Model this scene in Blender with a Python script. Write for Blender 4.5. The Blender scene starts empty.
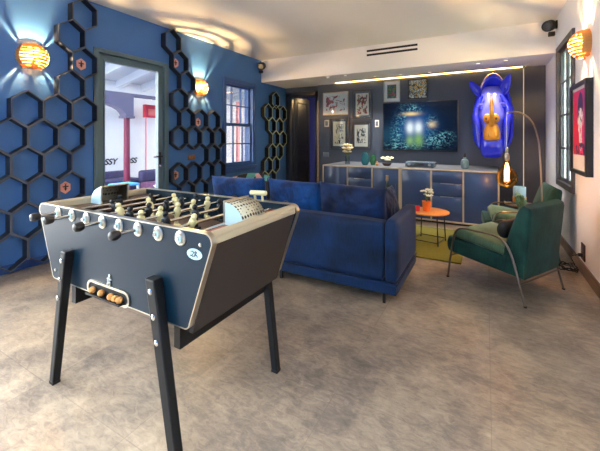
import bpy, bmesh, math, random
from mathutils import Vector, Matrix, noise
PI = math.pi
R = math.radians
rnd = random.Random(7)
SC = bpy.context.scene
COL = SC.collection

# ------------------------------------------------------------------ materials
def lin(c):
    out = []
    for v in c[:3]:
        v = v / 255.0
        out.append(v / 12.92 if v <= 0.04045 else ((v + 0.055) / 1.055) ** 2.4)
    return (*out, 1.0)

class NT:
    """small helper around a node tree"""
    def __init__(s, name):
        s.m = bpy.data.materials.new(name); s.m.use_nodes = True
        s.t = s.m.node_tree; s.t.nodes.clear()
        s.out = s.t.nodes.new('ShaderNodeOutputMaterial')
    def n(s, typ, **kw):
        nd = s.t.nodes.new(typ)
        for k, v in kw.items():
            if k.startswith('i_'):
                nd.inputs[k[2:].replace('_', ' ')].default_value = v
            else:
                setattr(nd, k, v)
        return nd
    def l(s, a, b): s.t.links.new(a, b)
    def val(s, sock, v):
        if hasattr(v, 'is_output'): s.l(v, sock)
        else: sock.default_value = v
    def math(s, op, a, b=None, c=None):
        nd = s.n('ShaderNodeMath', operation=op)
        s.val(nd.inputs[0], a)
        if b is not None: s.val(nd.inputs[1], b)
        if c is not None: s.val(nd.inputs[2], c)
        return nd.outputs[0]
    def mix(s, f, a, b):
        nd = s.n('ShaderNodeMix', data_type='RGBA')
        s.val(nd.inputs[0], f); s.val(nd.inputs[6], a); s.val(nd.inputs[7], b)
        return nd.outputs[2]
    def coord(s, kind='Object', scale=None, rot=None):
        c = s.n('ShaderNodeTexCoord').outputs[kind]
        if scale or rot:
            mp = s.n('ShaderNodeMapping'); s.l(c, mp.inputs[0])
            if scale: mp.inputs['Scale'].default_value = scale
            if rot: mp.inputs['Rotation'].default_value = rot
            c = mp.outputs[0]
        return c
    def noise(s, vec, scale, detail=4, rough=.55, dist=0):
        nd = s.n('ShaderNodeTexNoise'); s.l(vec, nd.inputs['Vector'])
        nd.inputs['Scale'].default_value = scale; nd.inputs['Detail'].default_value = detail
        nd.inputs['Roughness'].default_value = rough; nd.inputs['Distortion'].default_value = dist
        return nd.outputs['Fac']
    def ramp(s, f, stops):
        nd = s.n('ShaderNodeValToRGB'); s.l(f, nd.inputs[0])
        e = nd.color_ramp.elements
        while len(e) < len(stops): e.new(.5)
        for el, (p, c) in zip(e, stops): el.position = p; el.color = c
        return nd.outputs[0]
    def bump(s, h, strength=.2, dist=.01):
        nd = s.n('ShaderNodeBump'); nd.inputs['Strength'].default_value = strength
        nd.inputs['Distance'].default_value = dist; s.l(h, nd.inputs['Height'])
        return nd.outputs[0]
    def principled(s, color, rough=.5, metal=0., normal=None, **kw):
        p = s.n('ShaderNodeBsdfPrincipled')
        s.val(p.inputs['Base Color'], color); s.val(p.inputs['Roughness'], rough); s.val(p.inputs['Metallic'], metal)
        if normal is not None: s.l(normal, p.inputs['Normal'])
        for k, v in kw.items(): s.val(p.inputs[k.replace('_', ' ')], v)
        s.l(p.outputs[0], s.out.inputs[0])
        return p

def simple(name, c, rough=.5, metal=0., var=.12, scale=6., bump=0., bscale=60., **kw):
    t = NT(name); v = t.coord()
    c = lin(c)
    n = t.noise(v, scale)
    dark = tuple(x * (1 - var) for x in c[:3]) + (1,); lite = tuple(min(1, x * (1 + var)) for x in c[:3]) + (1,)
    colr = t.mix(n, dark, lite)
    nm = t.bump(t.noise(v, bscale, 3), bump, .004) if bump else None
    t.principled(colr, rough, metal, nm, **kw)
    return t.m

def velvet(name, c, c2, sheen=.6, scale=3.):
    t = NT(name); v = t.coord()
    n = t.noise(v, scale, 3, .5, .6)
    n2 = t.noise(t.coord(scale=(30, 30, 4)), 3, 2)
    f = t.ramp(t.math('ADD', t.math('MULTIPLY', n, .75), t.math('MULTIPLY', n2, .25)), [(.35, lin(c)), (.66, lin(c2))])
    nm = t.bump(t.noise(v, 260, 2), .12, .002)
    p = t.principled(f, .72, 0, nm)
    p.inputs['Sheen Weight'].default_value = sheen; p.inputs['Sheen Roughness'].default_value = .35
    p.inputs['Sheen Tint'].default_value = tuple(min(1, x * 1.3 + .22) for x in lin(c2)[:3]) + (1,)
    p.inputs['Specular IOR Level'].default_value = .25
    return t.m

def emit(name, c, strength):
    t = NT(name); e = t.n('ShaderNodeEmission'); e.inputs[0].default_value = lin(c); e.inputs[1].default_value = strength
    t.l(e.outputs[0], t.out.inputs[0]); return t.m

def glassy(name, tint=(255, 255, 255), fac=.12, rough=.03):
    """clear pane: transparent with a fresnel-weighted mirror layer"""
    t = NT(name)
    a = t.n('ShaderNodeBsdfTransparent'); a.inputs[0].default_value = lin(tint)
    g = t.n('ShaderNodeBsdfGlossy'); g.inputs['Roughness'].default_value = rough
    fr = t.n('ShaderNodeFresnel'); fr.inputs[0].default_value = 1.45
    m = t.n('ShaderNodeMixShader')
    t.l(t.math('MULTIPLY', fr.outputs[0], .25 + fac * 2.5), m.inputs[0])
    t.l(a.outputs[0], m.inputs[1]); t.l(g.outputs[0], m.inputs[2]); t.l(m.outputs[0], t.out.inputs[0])
    return t.m

def tinted_glaze(name, c, tint):
    t = NT(name)
    a = t.n('ShaderNodeBsdfTransparent'); a.inputs[0].default_value = lin(tint)
    p = t.n('ShaderNodeBsdfPrincipled'); p.inputs[0].default_value = lin(c); p.inputs['Roughness'].default_value = .08
    m = t.n('ShaderNodeMixShader'); m.inputs[0].default_value = .45
    t.l(a.outputs[0], m.inputs[1]); t.l(p.outputs[0], m.inputs[2]); t.l(m.outputs[0], t.out.inputs[0]); return t.m

def floor_mat():
    t = NT('stone_tile_floor')
    v = t.coord()
    mp = t.n('ShaderNodeMapping'); t.l(v, mp.inputs[0]); mp.inputs['Location'].default_value = (.727, -.965, 0)
    br = t.n('ShaderNodeTexBrick'); t.l(mp.outputs[0], br.inputs['Vector'])
    br.offset = 0.; br.squash = 1.
    br.inputs['Scale'].default_value = 1.; br.inputs['Brick Width'].default_value = .75; br.inputs['Row Height'].default_value = .735
    br.inputs['Mortar Size'].default_value = .0028; br.inputs['Mortar Smooth'].default_value = .3; br.inputs['Bias'].default_value = 0
    br.inputs['Color1'].default_value = (.42, .42, .42, 1); br.inputs['Color2'].default_value = (.58, .58, .58, 1)
    br.inputs['Mortar'].default_value = (.5, .5, .5, 1)
    base = t.noise(v, 1.1, 3, .5, .8)
    mid = t.noise(v, 4.5, 7, .62, .9)
    fine = t.noise(t.coord(scale=(1, 2.2, 1), rot=(0, 0, .5)), 15, 8, .76, .9)
    sep = t.n('ShaderNodeSeparateColor'); t.l(br.outputs['Color'], sep.inputs[0])
    f = t.math('ADD', t.math('ADD', t.math('MULTIPLY', base, .27), t.math('MULTIPLY', mid, .36)), t.math('MULTIPLY', fine, .42))
    f = t.math('ADD', f, t.math('MULTIPLY', t.math('SUBTRACT', sep.outputs[0], .5), .35))
    c = t.ramp(f, [(.33, lin((78, 72, 68))), (.46, lin((120, 110, 101))), (.56, lin((152, 138, 122))), (.72, lin((190, 172, 150)))])
    c = t.mix(t.math('MULTIPLY', br.outputs['Fac'], .45), c, lin((104, 96, 88)))
    rg = t.math('ADD', .2, t.math('MULTIPLY', mid, .28))
    nm = t.bump(t.math('SUBTRACT', t.math('MULTIPLY', fine, .4), br.outputs['Fac']), .12, .004)
    t.principled(c, rg, 0, nm, Specular_IOR_Level=.45)
    return t.m

def art_mat(name, paper, cols, scale, reach=(.36, .4), thr=.5, seed=0., flip=False):
    """paper with a printed pattern of coloured patches inside a rectangle of the sheet (Generated x/z)"""
    t = NT(name)
    g = t.coord('Generated')
    sp = t.n('ShaderNodeSeparateXYZ'); t.l(g, sp.inputs[0])
    ax = sp.outputs[1] if flip else sp.outputs[0]
    dx = t.math('ABSOLUTE', t.math('SUBTRACT', ax, .5)); dz = t.math('ABSOLUTE', t.math('SUBTRACT', sp.outputs[2], .5))
    mp = t.n('ShaderNodeMapping'); t.l(g, mp.inputs[0]); mp.inputs['Location'].default_value = (seed, seed * 1.7, seed * .6)
    inside = t.math('MULTIPLY', t.math('LESS_THAN', dx, reach[0]), t.math('LESS_THAN', dz, reach[1]))
    n = t.noise(mp.outputs[0], scale, 5, .6, 1.4)
    n2 = t.noise(mp.outputs[0], scale * 1.9, 3, .5, .8)
    mask = t.math('MULTIPLY', inside, t.math('GREATER_THAN', n, thr))
    st = [(i / max(1, len(cols) - 1) * .36 + .32, lin(c)) for i, c in enumerate(cols)]
    rp = t.ramp(n2, st)
    for nd in t.t.nodes:
        if nd.type == 'VALTORGB': nd.color_ramp.interpolation = 'CONSTANT'
    c = t.mix(mask, lin(paper), rp)
    t.principled(c, .45)
    return t.m

M = {}
def m_(k): return M[k]
M['floor'] = floor_mat()
M['blue_wall'] = simple('blue_wall_paint', (60, 110, 174), .55, var=.06, scale=2, bump=.05, bscale=120)
M['blue_frame'] = simple('blue_gloss_joinery', (50, 88, 150), .35, var=.05)
M['white_wall'] = simple('white_wall_paint', (234, 237, 242), .6, var=.03, scale=2, bump=.04, bscale=120)
M['ceiling'] = simple('ceiling_paint', (242, 239, 235), .7, var=.02)
M['slate_wall'] = simple('slate_wall_panel', (54, 66, 83), .42, var=.08, scale=3)
M['graphite'] = simple('graphite_panel', (72, 74, 82), .5, var=.06)
M['door_dark'] = simple('dark_door_paint', (40, 46, 58), .35, var=.08)
M['door_grey'] = simple('grey_green_frame', (84, 108, 120), .4, var=.05)
M['skirting'] = simple('brown_skirting', (112, 94, 80), .4, var=.15)
M['black'] = simple('black_satin', (22, 23, 27), .35, var=.1)
M['blackmat'] = simple('black_matt', (18, 19, 22), .7, var=.1)
M['comb'] = simple('comb_navy', (26, 32, 48), .5, var=.15)
M['comb_edge'] = simple('comb_edge', (74, 80, 92), .5, var=.15)
M['comb_edge_pale'] = simple('comb_edge_pale', (160, 172, 140), .5, var=.15)
M['comb_black'] = simple('comb_black', (17, 20, 28), .5, var=.15)
M['sofa'] = velvet('blue_velvet', (4, 20, 44), (10, 47, 92), .45)
M['cushion'] = velvet('bright_blue_velvet', (3, 26, 66), (14, 76, 146), .6, 5)
M['cushion_dark'] = velvet('navy_velvet', (6, 18, 44), (15, 46, 94), .5, 6)
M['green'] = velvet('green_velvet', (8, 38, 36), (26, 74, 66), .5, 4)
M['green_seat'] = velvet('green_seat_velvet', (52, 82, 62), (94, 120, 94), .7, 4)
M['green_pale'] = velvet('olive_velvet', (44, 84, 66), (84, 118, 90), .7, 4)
M['steel'] = simple('brushed_steel', (188, 184, 172), .28, 1., var=.1, scale=20)
M['chrome'] = simple('chrome', (210, 210, 208), .15, 1., var=.05)
M['brass'] = simple('aged_brass', (176, 140, 104), .3, 1., var=.1)
M['tube'] = simple('dark_bronze_tube', (120, 112, 104), .3, 1., var=.1)
M['lampmetal'] = simple('grey_lamp_tube', (150, 148, 142), .35, .9, var=.1)
M['gold'] = simple('gold_leaf', (236, 160, 62), .3, .55, var=.3, scale=22, bump=.3, bscale=50)
M['rhino'] = simple('ultramarine_gloss', (40, 52, 226), .2, 0, var=.08, scale=4, Coat_Weight=.6)
M['rhino_lit'] = simple('ultramarine_lit', (118, 118, 234), .25, 0, var=.1, scale=5, Coat_Weight=.5)  # the head's blue paint with light from above put into its colour
M['table_body'] = simple('foosball_petrol', (10, 35, 52), .34, var=.12, scale=3, Specular_IOR_Level=.22)
M['table_black'] = simple('foosball_black', (18, 21, 25), .4, var=.12, Specular_IOR_Level=.25)
M['table_brown'] = simple('foosball_brown', (46, 40, 38), .5, var=.1)
M['ivory'] = simple('ivory_rail', (182, 170, 142), .35, var=.06)
M['field'] = simple('wood_field', (122, 100, 84), .5, var=.2, scale=9)
M['deck'] = simple('dark_deck', (74, 54, 46), .45, var=.2, scale=9)
M['redwood'] = simple('red_wood_deck', (146, 78, 52), .45, var=.2, scale=9)
M['cork'] = simple('cork', (196, 140, 78), .8, var=.3, scale=60, bump=.3)
M['cream'] = simple('cream_player', (226, 220, 170), .4, var=.06)
M['navyplayer'] = simple('dark_player', (22, 34, 44), .4, var=.06)
M['console'] = simple('blue_grey_lacquer', (44, 64, 102), .3, var=.06, scale=2, Coat_Weight=.3)
M['console_edge'] = simple('champagne_edge', (196, 178, 150), .35, .3, var=.08)
M['amber_wood'] = simple('amber_table_top', (224, 146, 70), .35, var=.18, scale=8)
M['rug'] = simple('olive_rug', (108, 102, 26), .95, var=.35, scale=40, bump=.6, bscale=220)
M['white_plastic'] = simple('white_plastic', (222, 222, 218), .4, var=.03)
M['grey_plate'] = simple('grey_switch', (98, 106, 118), .4, var=.05)
M['copper_plate'] = simple('copper_switch', (140, 96, 70), .4, .4, var=.1)
M['glass'] = glassy('window_glass', (244, 248, 250), .1)
M['teal_glass'] = tinted_glaze('teal_glass', (52, 140, 156), (150, 210, 214))
M['green_glass'] = tinted_glaze('green_glass', (66, 150, 100), (160, 214, 176))
M['bottle_glass'] = tinted_glaze('bottle_glass', (22, 60, 48), (40, 80, 64))
M['clear_glass'] = glassy('clear_glass', (228, 236, 240), .35)
M['blue_glass'] = glassy('blue_gold_glass', (176, 212, 236), .3)
M['amber_glass'] = glassy('amber_bulb_glass', (255, 220, 158), .0)
M['lamp_gold'] = simple('lamp_gold_inner', (206, 150, 84), .45, .3, var=.1)
M['jar_glaze'] = simple('pale_blue_glaze', (150, 188, 208), .18, var=.15, scale=20, Coat_Weight=.5)
M['filament'] = emit('filament', (255, 176, 80), 70)
M['bulb'] = emit('lamp_bulb', (255, 190, 110), 22)
M['led'] = emit('led_strip', (255, 190, 104), 14)
M['spotlens'] = emit('spot_lens', (255, 236, 214), 1.)
M['orchid'] = simple('dried_flower', (236, 220, 176), .7, var=.12, scale=30)
M['whiteflower'] = simple('white_flower', (232, 228, 200), .7, var=.12, scale=30)
M['stemgreen'] = simple('flower_stem', (86, 110, 60), .7, var=.2)
M['redcup'] = simple('orange_cup', (232, 116, 40), .4, var=.2, scale=30)
M['pink'] = simple('pink_bee_plaque', (246, 176, 160), .5, var=.1)
M['bee'] = simple('bee_print', (40, 30, 28), .6)
M['badge'] = simple('pale_blue_badge', (176, 214, 226), .35, var=.04)
M['silver_print'] = simple('silver_print', (198, 206, 206), .4, .3)
M['magenta'] = simple('burgundy_column', (116, 30, 62), .5, var=.08)
M['red'] = simple('red_paint', (206, 44, 60), .5, var=.08)
M['rose'] = simple('rose_post', (236, 150, 150), .5, var=.06)
M['terrace_white'] = simple('terrace_render', (236, 238, 238), .8, var=.03)
M['violet_grey'] = simple('violet_grey_render', (106, 104, 128), .8, var=.05)
M['beam_white'] = simple('beam_paint', (206, 214, 226), .6, var=.04)
M['terrace_floor'] = simple('terrace_paving', (140, 134, 130), .8, var=.1)
M['outdoor_navy'] = simple('outdoor_navy_fabric', (66, 62, 96), .85, var=.15, scale=12)
M['outdoor_blue'] = simple('outdoor_blue_fabric', (88, 168, 214), .85, var=.1)
M['outdoor_multi'] = simple('outdoor_plum_fabric', (96, 60, 92), .85, var=.4, scale=14)
M['hedge'] = simple('hedge_leaf', (150, 186, 116), .7, var=.5, scale=24)
M['lawn'] = simple('garden_paving', (180, 184, 170), .9, var=.12)
M['print_black'] = simple('print_black', (34, 36, 44), .6)
M['console_top'] = simple('console_top_grey', (96, 100, 108), .4, var=.06)
M['receiver'] = simple('receiver_face', (120, 134, 148), .25, .4, var=.3, scale=30)

def lamp_shade_mat():
    t = NT('copper_slat'); v = t.coord()
    n = t.noise(t.coord(scale=(4, 4, 60)), 2, 3)
    c = t.mix(n, lin((176, 104, 46)), lin((226, 164, 90)))
    p = t.n('ShaderNodeBsdfPrincipled'); t.l(c, p.inputs[0]); p.inputs['Roughness'].default_value = .35; p.inputs['Metallic'].default_value = .2
    tr = t.n('ShaderNodeBsdfTranslucent'); tr.inputs[0].default_value = lin((255, 170, 70))
    m = t.n('ShaderNodeMixShader'); m.inputs[0].default_value = .14
    t.l(p.outputs[0], m.inputs[1]); t.l(tr.outputs[0], m.inputs[2]); t.l(m.outputs[0], t.out.inputs[0])
    return t.m
M['slat'] = lamp_shade_mat()

def perforated():
    t = NT('perforated_sheet'); v = t.coord(scale=(1, 1, 1))
    vo = t.n('ShaderNodeTexVoronoi'); vo.inputs['Scale'].default_value = 44; vo.inputs['Randomness'].default_value = .15
    t.l(v, vo.inputs['Vector'])
    hole = t.math('LESS_THAN', vo.outputs['Distance'], .4)
    c = t.mix(hole, lin((206, 206, 184)), lin((66, 60, 54)))
    t.principled(c, .35, .5)
    return t.m
M['perforated'] = perforated()

def tv_mat():
    t = NT('television_picture'); g = t.coord('Generated')
    sp = t.n('ShaderNodeSeparateXYZ'); t.l(g, sp.inputs[0]); x, z = sp.outputs[0], sp.outputs[2]
    def blob(x0, z0, a, b):
        q = t.math('ADD', t.math('POWER', t.math('ABSOLUTE', t.math('DIVIDE', t.math('SUBTRACT', x, x0), a)), 2.),
                   t.math('POWER', t.math('ABSOLUTE', t.math('DIVIDE', t.math('SUBTRACT', z, z0), b)), 2.))
        return t.math('EXPONENT', t.math('MULTIPLY', q, -1.))
    n = t.noise(g, 5, 5, .6, 1.2); n2 = t.noise(g, 26, 4, .7, 1.)
    col = t.mix(n, lin((4, 6, 14)), lin((16, 26, 46)))
    col = t.mix(t.math('MULTIPLY', blob(.1, .32, .3, .2), .6), col, lin((36, 84, 110)))
    col = t.mix(t.math('MULTIPLY', blob(.46, .5, .22, .3), .85), col, lin((30, 98, 176)))
    tex = t.math('GREATER_THAN', n2, .54)
    for (a, b, c, d) in [(.42, .86, .1, .1), (.28, .72, .05, .18), (.2, .3, .07, .28), (.72, .22, .16, .12), (.85, .3, .1, .06), (.66, .55, .07, .12), (.32, .1, .26, .07)]:
        col = t.mix(t.math('MULTIPLY', t.math('MULTIPLY', blob(a, b, c, d), tex), .95), col, lin((120, 190, 196)))
    for (a, b, c, d, w, k) in [(.385, .47, .05, .12, (236, 250, 255), 1.2), (.5, .47, .05, .12, (236, 250, 255), 1.2), (.4, .76, .1, .035, (255, 222, 150), 1.), (.68, .53, .05, .06, (238, 206, 156), .8),
                               (.385, .2, .05, .1, (150, 196, 120), .8), (.5, .22, .06, .13, (140, 190, 90), .8)]:
        f = t.n('ShaderNodeClamp'); t.l(t.math('MULTIPLY', blob(a, b, c, d), k), f.inputs[0])
        col = t.mix(f.outputs[0], col, lin(w))
    e = t.n('ShaderNodeEmission'); t.l(col, e.inputs[0]); e.inputs[1].default_value = .45
    gl = t.n('ShaderNodeBsdfGlossy'); gl.inputs['Roughness'].default_value = .15; gl.inputs[0].default_value = (.012, .012, .012, 1)
    ad = t.n('ShaderNodeAddShader'); t.l(e.outputs[0], ad.inputs[0]); t.l(gl.outputs[0], ad.inputs[1]); t.l(ad.outputs[0], t.out.inputs[0])
    return t.m
M['tv'] = tv_mat()
M['art_red'] = art_mat('print_red_figures', (240, 238, 230), [(140, 24, 34), (196, 84, 80), (80, 40, 44), (214, 140, 130)], 4.6, (.4, .37), .53, 1.3)
M['art_cream'] = art_mat('print_cream_sketch', (242, 236, 214), [(36, 44, 60), (176, 52, 60), (110, 140, 96), (214, 120, 70)], 4.6, (.4, .43), .5, 4.1)
M['art_sketch'] = art_mat('print_ink_sketch', (238, 232, 208), [(40, 44, 50), (110, 104, 92), (170, 140, 90)], 4.6, (.34, .4), .52, 7.7)
M['art_ink'] = art_mat('print_ink_blot', (244, 240, 228), [(24, 36, 44), (70, 90, 96), (200, 160, 140)], 4., (.33, .34), .47, 9.2)
M['art_comic'] = art_mat('print_colour_patches', (236, 236, 234), [(200, 40, 60), (40, 70, 110), (80, 140, 90), (30, 36, 50), (220, 150, 60)], 3.6, (.31, .35), .25, 12.4)
M['art_yellow'] = art_mat('print_yellow_figure', (70, 110, 120), [(238, 190, 50), (30, 40, 50), (232, 228, 210), (80, 130, 110), (214, 120, 40)], 3., (.5, .5), .4, 15.)

# ------------------------------------------------------------------ mesh builder
class MB:
    def __init__(s):
        s.bm = bmesh.new(); s.mi = 0
    def _tag(s, geom_faces):
        for f in geom_faces: f.material_index = s.mi
    def mat(s, i): s.mi = i; return s
    def box(s, c, d, bevel=0., rot=None, seg=2):
        r = bmesh.ops.create_cube(s.bm, size=1.)
        vs = r['verts']
        mt = Matrix.Diagonal((d[0], d[1], d[2], 1))
        if rot: mt = Matrix.Rotation(rot[0], 4, 'X') @ mt if False else (Matrix.Rotation(rot[2], 4, 'Z') @ Matrix.Rotation(rot[1], 4, 'Y') @ Matrix.Rotation(rot[0], 4, 'X')) @ mt
        mt = Matrix.Translation(c) @ mt
        bmesh.ops.transform(s.bm, matrix=mt, verts=vs)
        fs = {f for v in vs for f in v.link_faces}
        s._tag(fs)
        if bevel:
            es = list({e for v in vs for e in v.link_edges})
            r2 = bmesh.ops.bevel(s.bm, geom=es, offset=bevel, segments=seg, profile=.5, affect='EDGES', clamp_overlap=True)
            s._tag(r2['faces'])
        return s
    def b2(s, lo, hi, bevel=0., seg=2):
        return s.box([(a + b) / 2 for a, b in zip(lo, hi)], [abs(b - a) for a, b in zip(lo, hi)], bevel, None, seg)
    def rings(s, rings, cap=True, closed=True):
        """loft a list of rings (lists of points with equal counts)"""
        vr = [[s.bm.verts.new(p) for p in r] for r in rings]
        n = len(vr[0])
        for a, b in zip(vr, vr[1:]):
            for i in range(n if closed else n - 1):
                j = (i + 1) % n
                try: s.bm.faces.new((a[i], a[j], b[j], b[i])).material_index = s.mi
                except ValueError: pass
        if cap and closed:
            for r, rev in ((vr[0], True), (vr[-1], False)):
                try: s.bm.faces.new(list(reversed(r)) if rev else r).material_index = s.mi
                except ValueError: pass
        return s
    def tube(s, pts, r, seg=10, cap=True):
        pts = [Vector(p) for p in pts]
        rs = r if isinstance(r, (list, tuple)) else [r] * len(pts)
        rings = []; up = None
        for i, p in enumerate(pts):
            d = (pts[min(i + 1, len(pts) - 1)] - pts[max(i - 1, 0)]).normalized()
            if up is None:
                up = Vector((0, 0, 1)) if abs(d.z) < .9 else Vector((1, 0, 0))
            a = d.cross(up)
            if a.length < 1e-5: a = d.cross(Vector((.3, 1, .2)))
            a.normalize(); b = a.cross(d).normalized(); up = b
            rings.append([p + a * math.cos(t) * rs[i] + b * math.sin(t) * rs[i] for t in (2 * PI * k / seg for k in range(seg))])
        return s.rings(rings, cap)
    def cyl(s, p0, p1, r0, r1=None, seg=20):
        return s.tube([p0, p1], [r0, r0 if r1 is None else r1], seg)
    def lathe(s, prof, c=(0, 0, 0), seg=24, axis='Z', cap=True, a0=0., a1=2 * PI):
        rings = []
        for r, h in prof:
            ring = []
            for k in range(seg):
                t = a0 + (a1 - a0) * k / seg
                if axis == 'Z': q = (r * math.cos(t), r * math.sin(t), h)
                elif axis == 'Y': q = (r * math.cos(t), h, -r * math.sin(t))
                else: q = (h, r * math.cos(t), r * math.sin(t))
                ring.append(Vector(q) + Vector(c))
            rings.append(ring)
        return s.rings(rings, cap)
    def ball(s, c, r, u=16, v=10, sc=(1, 1, 1)):
        rr = bmesh.ops.create_uvsphere(s.bm, u_segments=u, v_segments=v, radius=r, matrix=Matrix.Translation(c) @ Matrix.Diagonal((*sc, 1)))
        s._tag({f for q in rr['verts'] for f in q.link_faces}); return s
    def prism(s, pts, axis, h0, h1):
        """extrude a 2D outline. axis 'X': pts are (y,z); 'Y': (x,z); 'Z': (x,y)"""
        def P(p, h): return (h, p[0], p[1]) if axis == 'X' else ((p[0], h, p[1]) if axis == 'Y' else (p[0], p[1], h))
        return s.rings([[P(p, h0) for p in pts], [P(p, h1) for p in pts]])
    def frame(s, axis, lo, hi, w, h0, h1):
        """rectangular frame of border w between lo and hi (2D), extruded along axis"""
        (a0, b0), (a1, b1) = lo, hi
        for (p, q) in (((a0, b0), (a1, b0 + w)), ((a0, b1 - w), (a1, b1)), ((a0, b0 + w), (a0 + w, b1 - w)), ((a1 - w, b0 + w), (a1, b1 - w))):
            s.prism([p, (q[0], p[1]), q, (p[0], q[1])], axis, h0, h1)
        return s
    def sphere_patch(s, fn, nu, nv, closed_u=False):
        vs = [[s.bm.verts.new(fn(i / nu, j / nv)) for i in range(nu + (0 if closed_u else 1))] for j in range(nv + 1)]
        w = len(vs[0])
        for j in range(nv):
            for i in range(nu):
                k = (i + 1) % w
                try: s.bm.faces.new((vs[j][i], vs[j][k], vs[j + 1][k], vs[j + 1][i])).material_index = s.mi
                except ValueError: pass
        return s
    def build(s, name, mats, parent=None, smooth=35, sub=0, solid=0., bevel=0.):
        bm = s.bm
        bmesh.ops.remove_doubles(bm, verts=bm.verts, dist=1e-6)
        bmesh.ops.recalc_face_normals(bm, faces=bm.faces)
        me = bpy.data.meshes.new(name); bm.to_mesh(me); bm.free()
        for m in (mats if isinstance(mats, (list, tuple)) else [mats]):
            me.materials.append(M[m] if isinstance(m, str) else m)
        o = bpy.data.objects.new(name, me); COL.objects.link(o)
        if parent is not None:
            root = parent
            while root.parent is not None: root = root.parent
            if root.type == 'EMPTY' and not root.get('_local'):
                me.transform(Matrix.Translation(-root.location))
            o.parent = parent
        if solid:
            md = o.modifiers.new('solid', 'SOLIDIFY'); md.thickness = solid; md.offset = 0
        if bevel:
            md = o.modifiers.new('bevel', 'BEVEL'); md.width = bevel; md.segments = 2; md.limit_method = 'ANGLE'
        if sub:
            md = o.modifiers.new('sub', 'SUBSURF'); md.levels = sub; md.render_levels = sub
        if smooth:
            me.polygons.foreach_set('use_smooth', [True] * len(me.polygons))
            if smooth < 180: me.set_sharp_from_angle(angle=R(smooth))
        return o

def thing(name, label, cat, loc=(0, 0, 0), rz=0., group=None, local=False):
    o = bpy.data.objects.new(name, None); COL.objects.link(o)
    o.location = loc; o.rotation_euler = (0, 0, rz); o.empty_display_size = .1
    o['label'] = label; o['category'] = cat
    if group: o['group'] = group
    if local or rz: o['_local'] = True
    return o
def tag(o, label, cat, group=None, kind=None):
    o['label'] = label; o['category'] = cat
    if group: o['group'] = group
    if kind: o['kind'] = kind
    return o
def struct(o, label=None, cat=None):
    o['kind'] = 'structure'
    if label: o['label'] = label
    if cat: o['category'] = cat
    return o
def sempty(name, label, cat, loc=(0, 0, 0)):
    o = thing(name, label, cat, loc); o['kind'] = 'structure'; return o
def copy_tree(o, parent=None):
    c = o.copy(); COL.objects.link(c); c.parent = parent
    for ch in [x for x in o.children]: copy_tree(ch, c)
    return c
def curve_pts(ctrl, n=8):
    """Catmull-Rom through control points"""
    P = [Vector(p) for p in ctrl]; P = [P[0] * 2 - P[1]] + P + [P[-1] * 2 - P[-2]]
    out = []
    for i in range(1, len(P) - 2):
        for k in range(n):
            t = k / n; a, b, c, d = P[i - 1:i + 3]
            out.append(.5 * ((2 * b) + (c - a) * t + (2 * a - 5 * b + 4 * c - d) * t * t + (3 * b - a - 3 * c + d) * t ** 3))
    out.append(P[-2]); return out
def text_mesh(name, body, size, mat, matrix, parent=None, depth=.004, shear=0., spacing=1.):
    cu = bpy.data.curves.new(name, 'FONT'); cu.body = body; cu.size = size; cu.extrude = depth; cu.shear = shear; cu.offset = .006
    cu.align_x = 'CENTER'; cu.align_y = 'CENTER'; cu.space_character = spacing
    tmp = bpy.data.objects.new('tmp', cu); COL.objects.link(tmp)
    bpy.context.view_layer.update()
    me = bpy.data.meshes.new_from_object(tmp.evaluated_get(bpy.context.evaluated_depsgraph_get()))
    bpy.data.objects.remove(tmp); bpy.data.curves.remove(cu)
    me.transform(matrix); me.name = name; me.materials.clear(); me.materials.append(M[mat])
    o = bpy.data.objects.new(name, me); COL.objects.link(o)
    if parent is not None:
        root = parent
        while root.parent is not None: root = root.parent
        if root.type == 'EMPTY' and not root.get('_local'): me.transform(Matrix.Translation(-root.location))
        o.parent = parent
    return o

# light levels
SKY, SKY_LEFT_BOOST, SKY_TOP_BOOST, SUN_W, EXPO = 2.3, 9, 17, 1.0, 1.1
HIVE_W, DOWN_W, BULB_W = 75, 75, 3
# ------------------------------------------------------------------ the room
XL, XR, YB, YD, YS, ZC, ZS, YN = -4.37, .89, 7.05, 7.12, 6.08, 3.14, 2.66, -2.6
TH = .24
fl = MB(); fl.b2((XL - .3, YN, -.12), (XR + .3, 10., 0)); struct(fl.build('floor', 'floor', smooth=0))
ce = MB(); ce.b2((XL - TH, -.5, ZC), (XR + TH, YS + .1, ZC + .2)); ce.b2((XL - TH, YN - .2, ZC), (XR + TH, -2.3, ZC + .2)); ce.b2((XL - TH, -2.3, ZC), (-3.4, -.5, ZC + .2)); ce.b2((.3, -2.3, ZC), (XR + TH, -.5, ZC + .2)); struct(ce.build('ceiling', 'ceiling', smooth=0))
# lower ceiling over the media wall, with the light slot along the wall
cl = MB(); cl.b2((XL, YS, ZS), (XR, 6.93, ZC)); cl.b2((XL, 6.93, ZS), (-3.0, YD, ZC)); cl.b2((.6, 6.93, ZS), (XR, YD, ZC)); cl.b2((-3.0, 6.93, ZS + .09), (.6, YD + .2, ZC))
struct(cl.build('ceiling_lower', 'ceiling', smooth=0))

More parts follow.
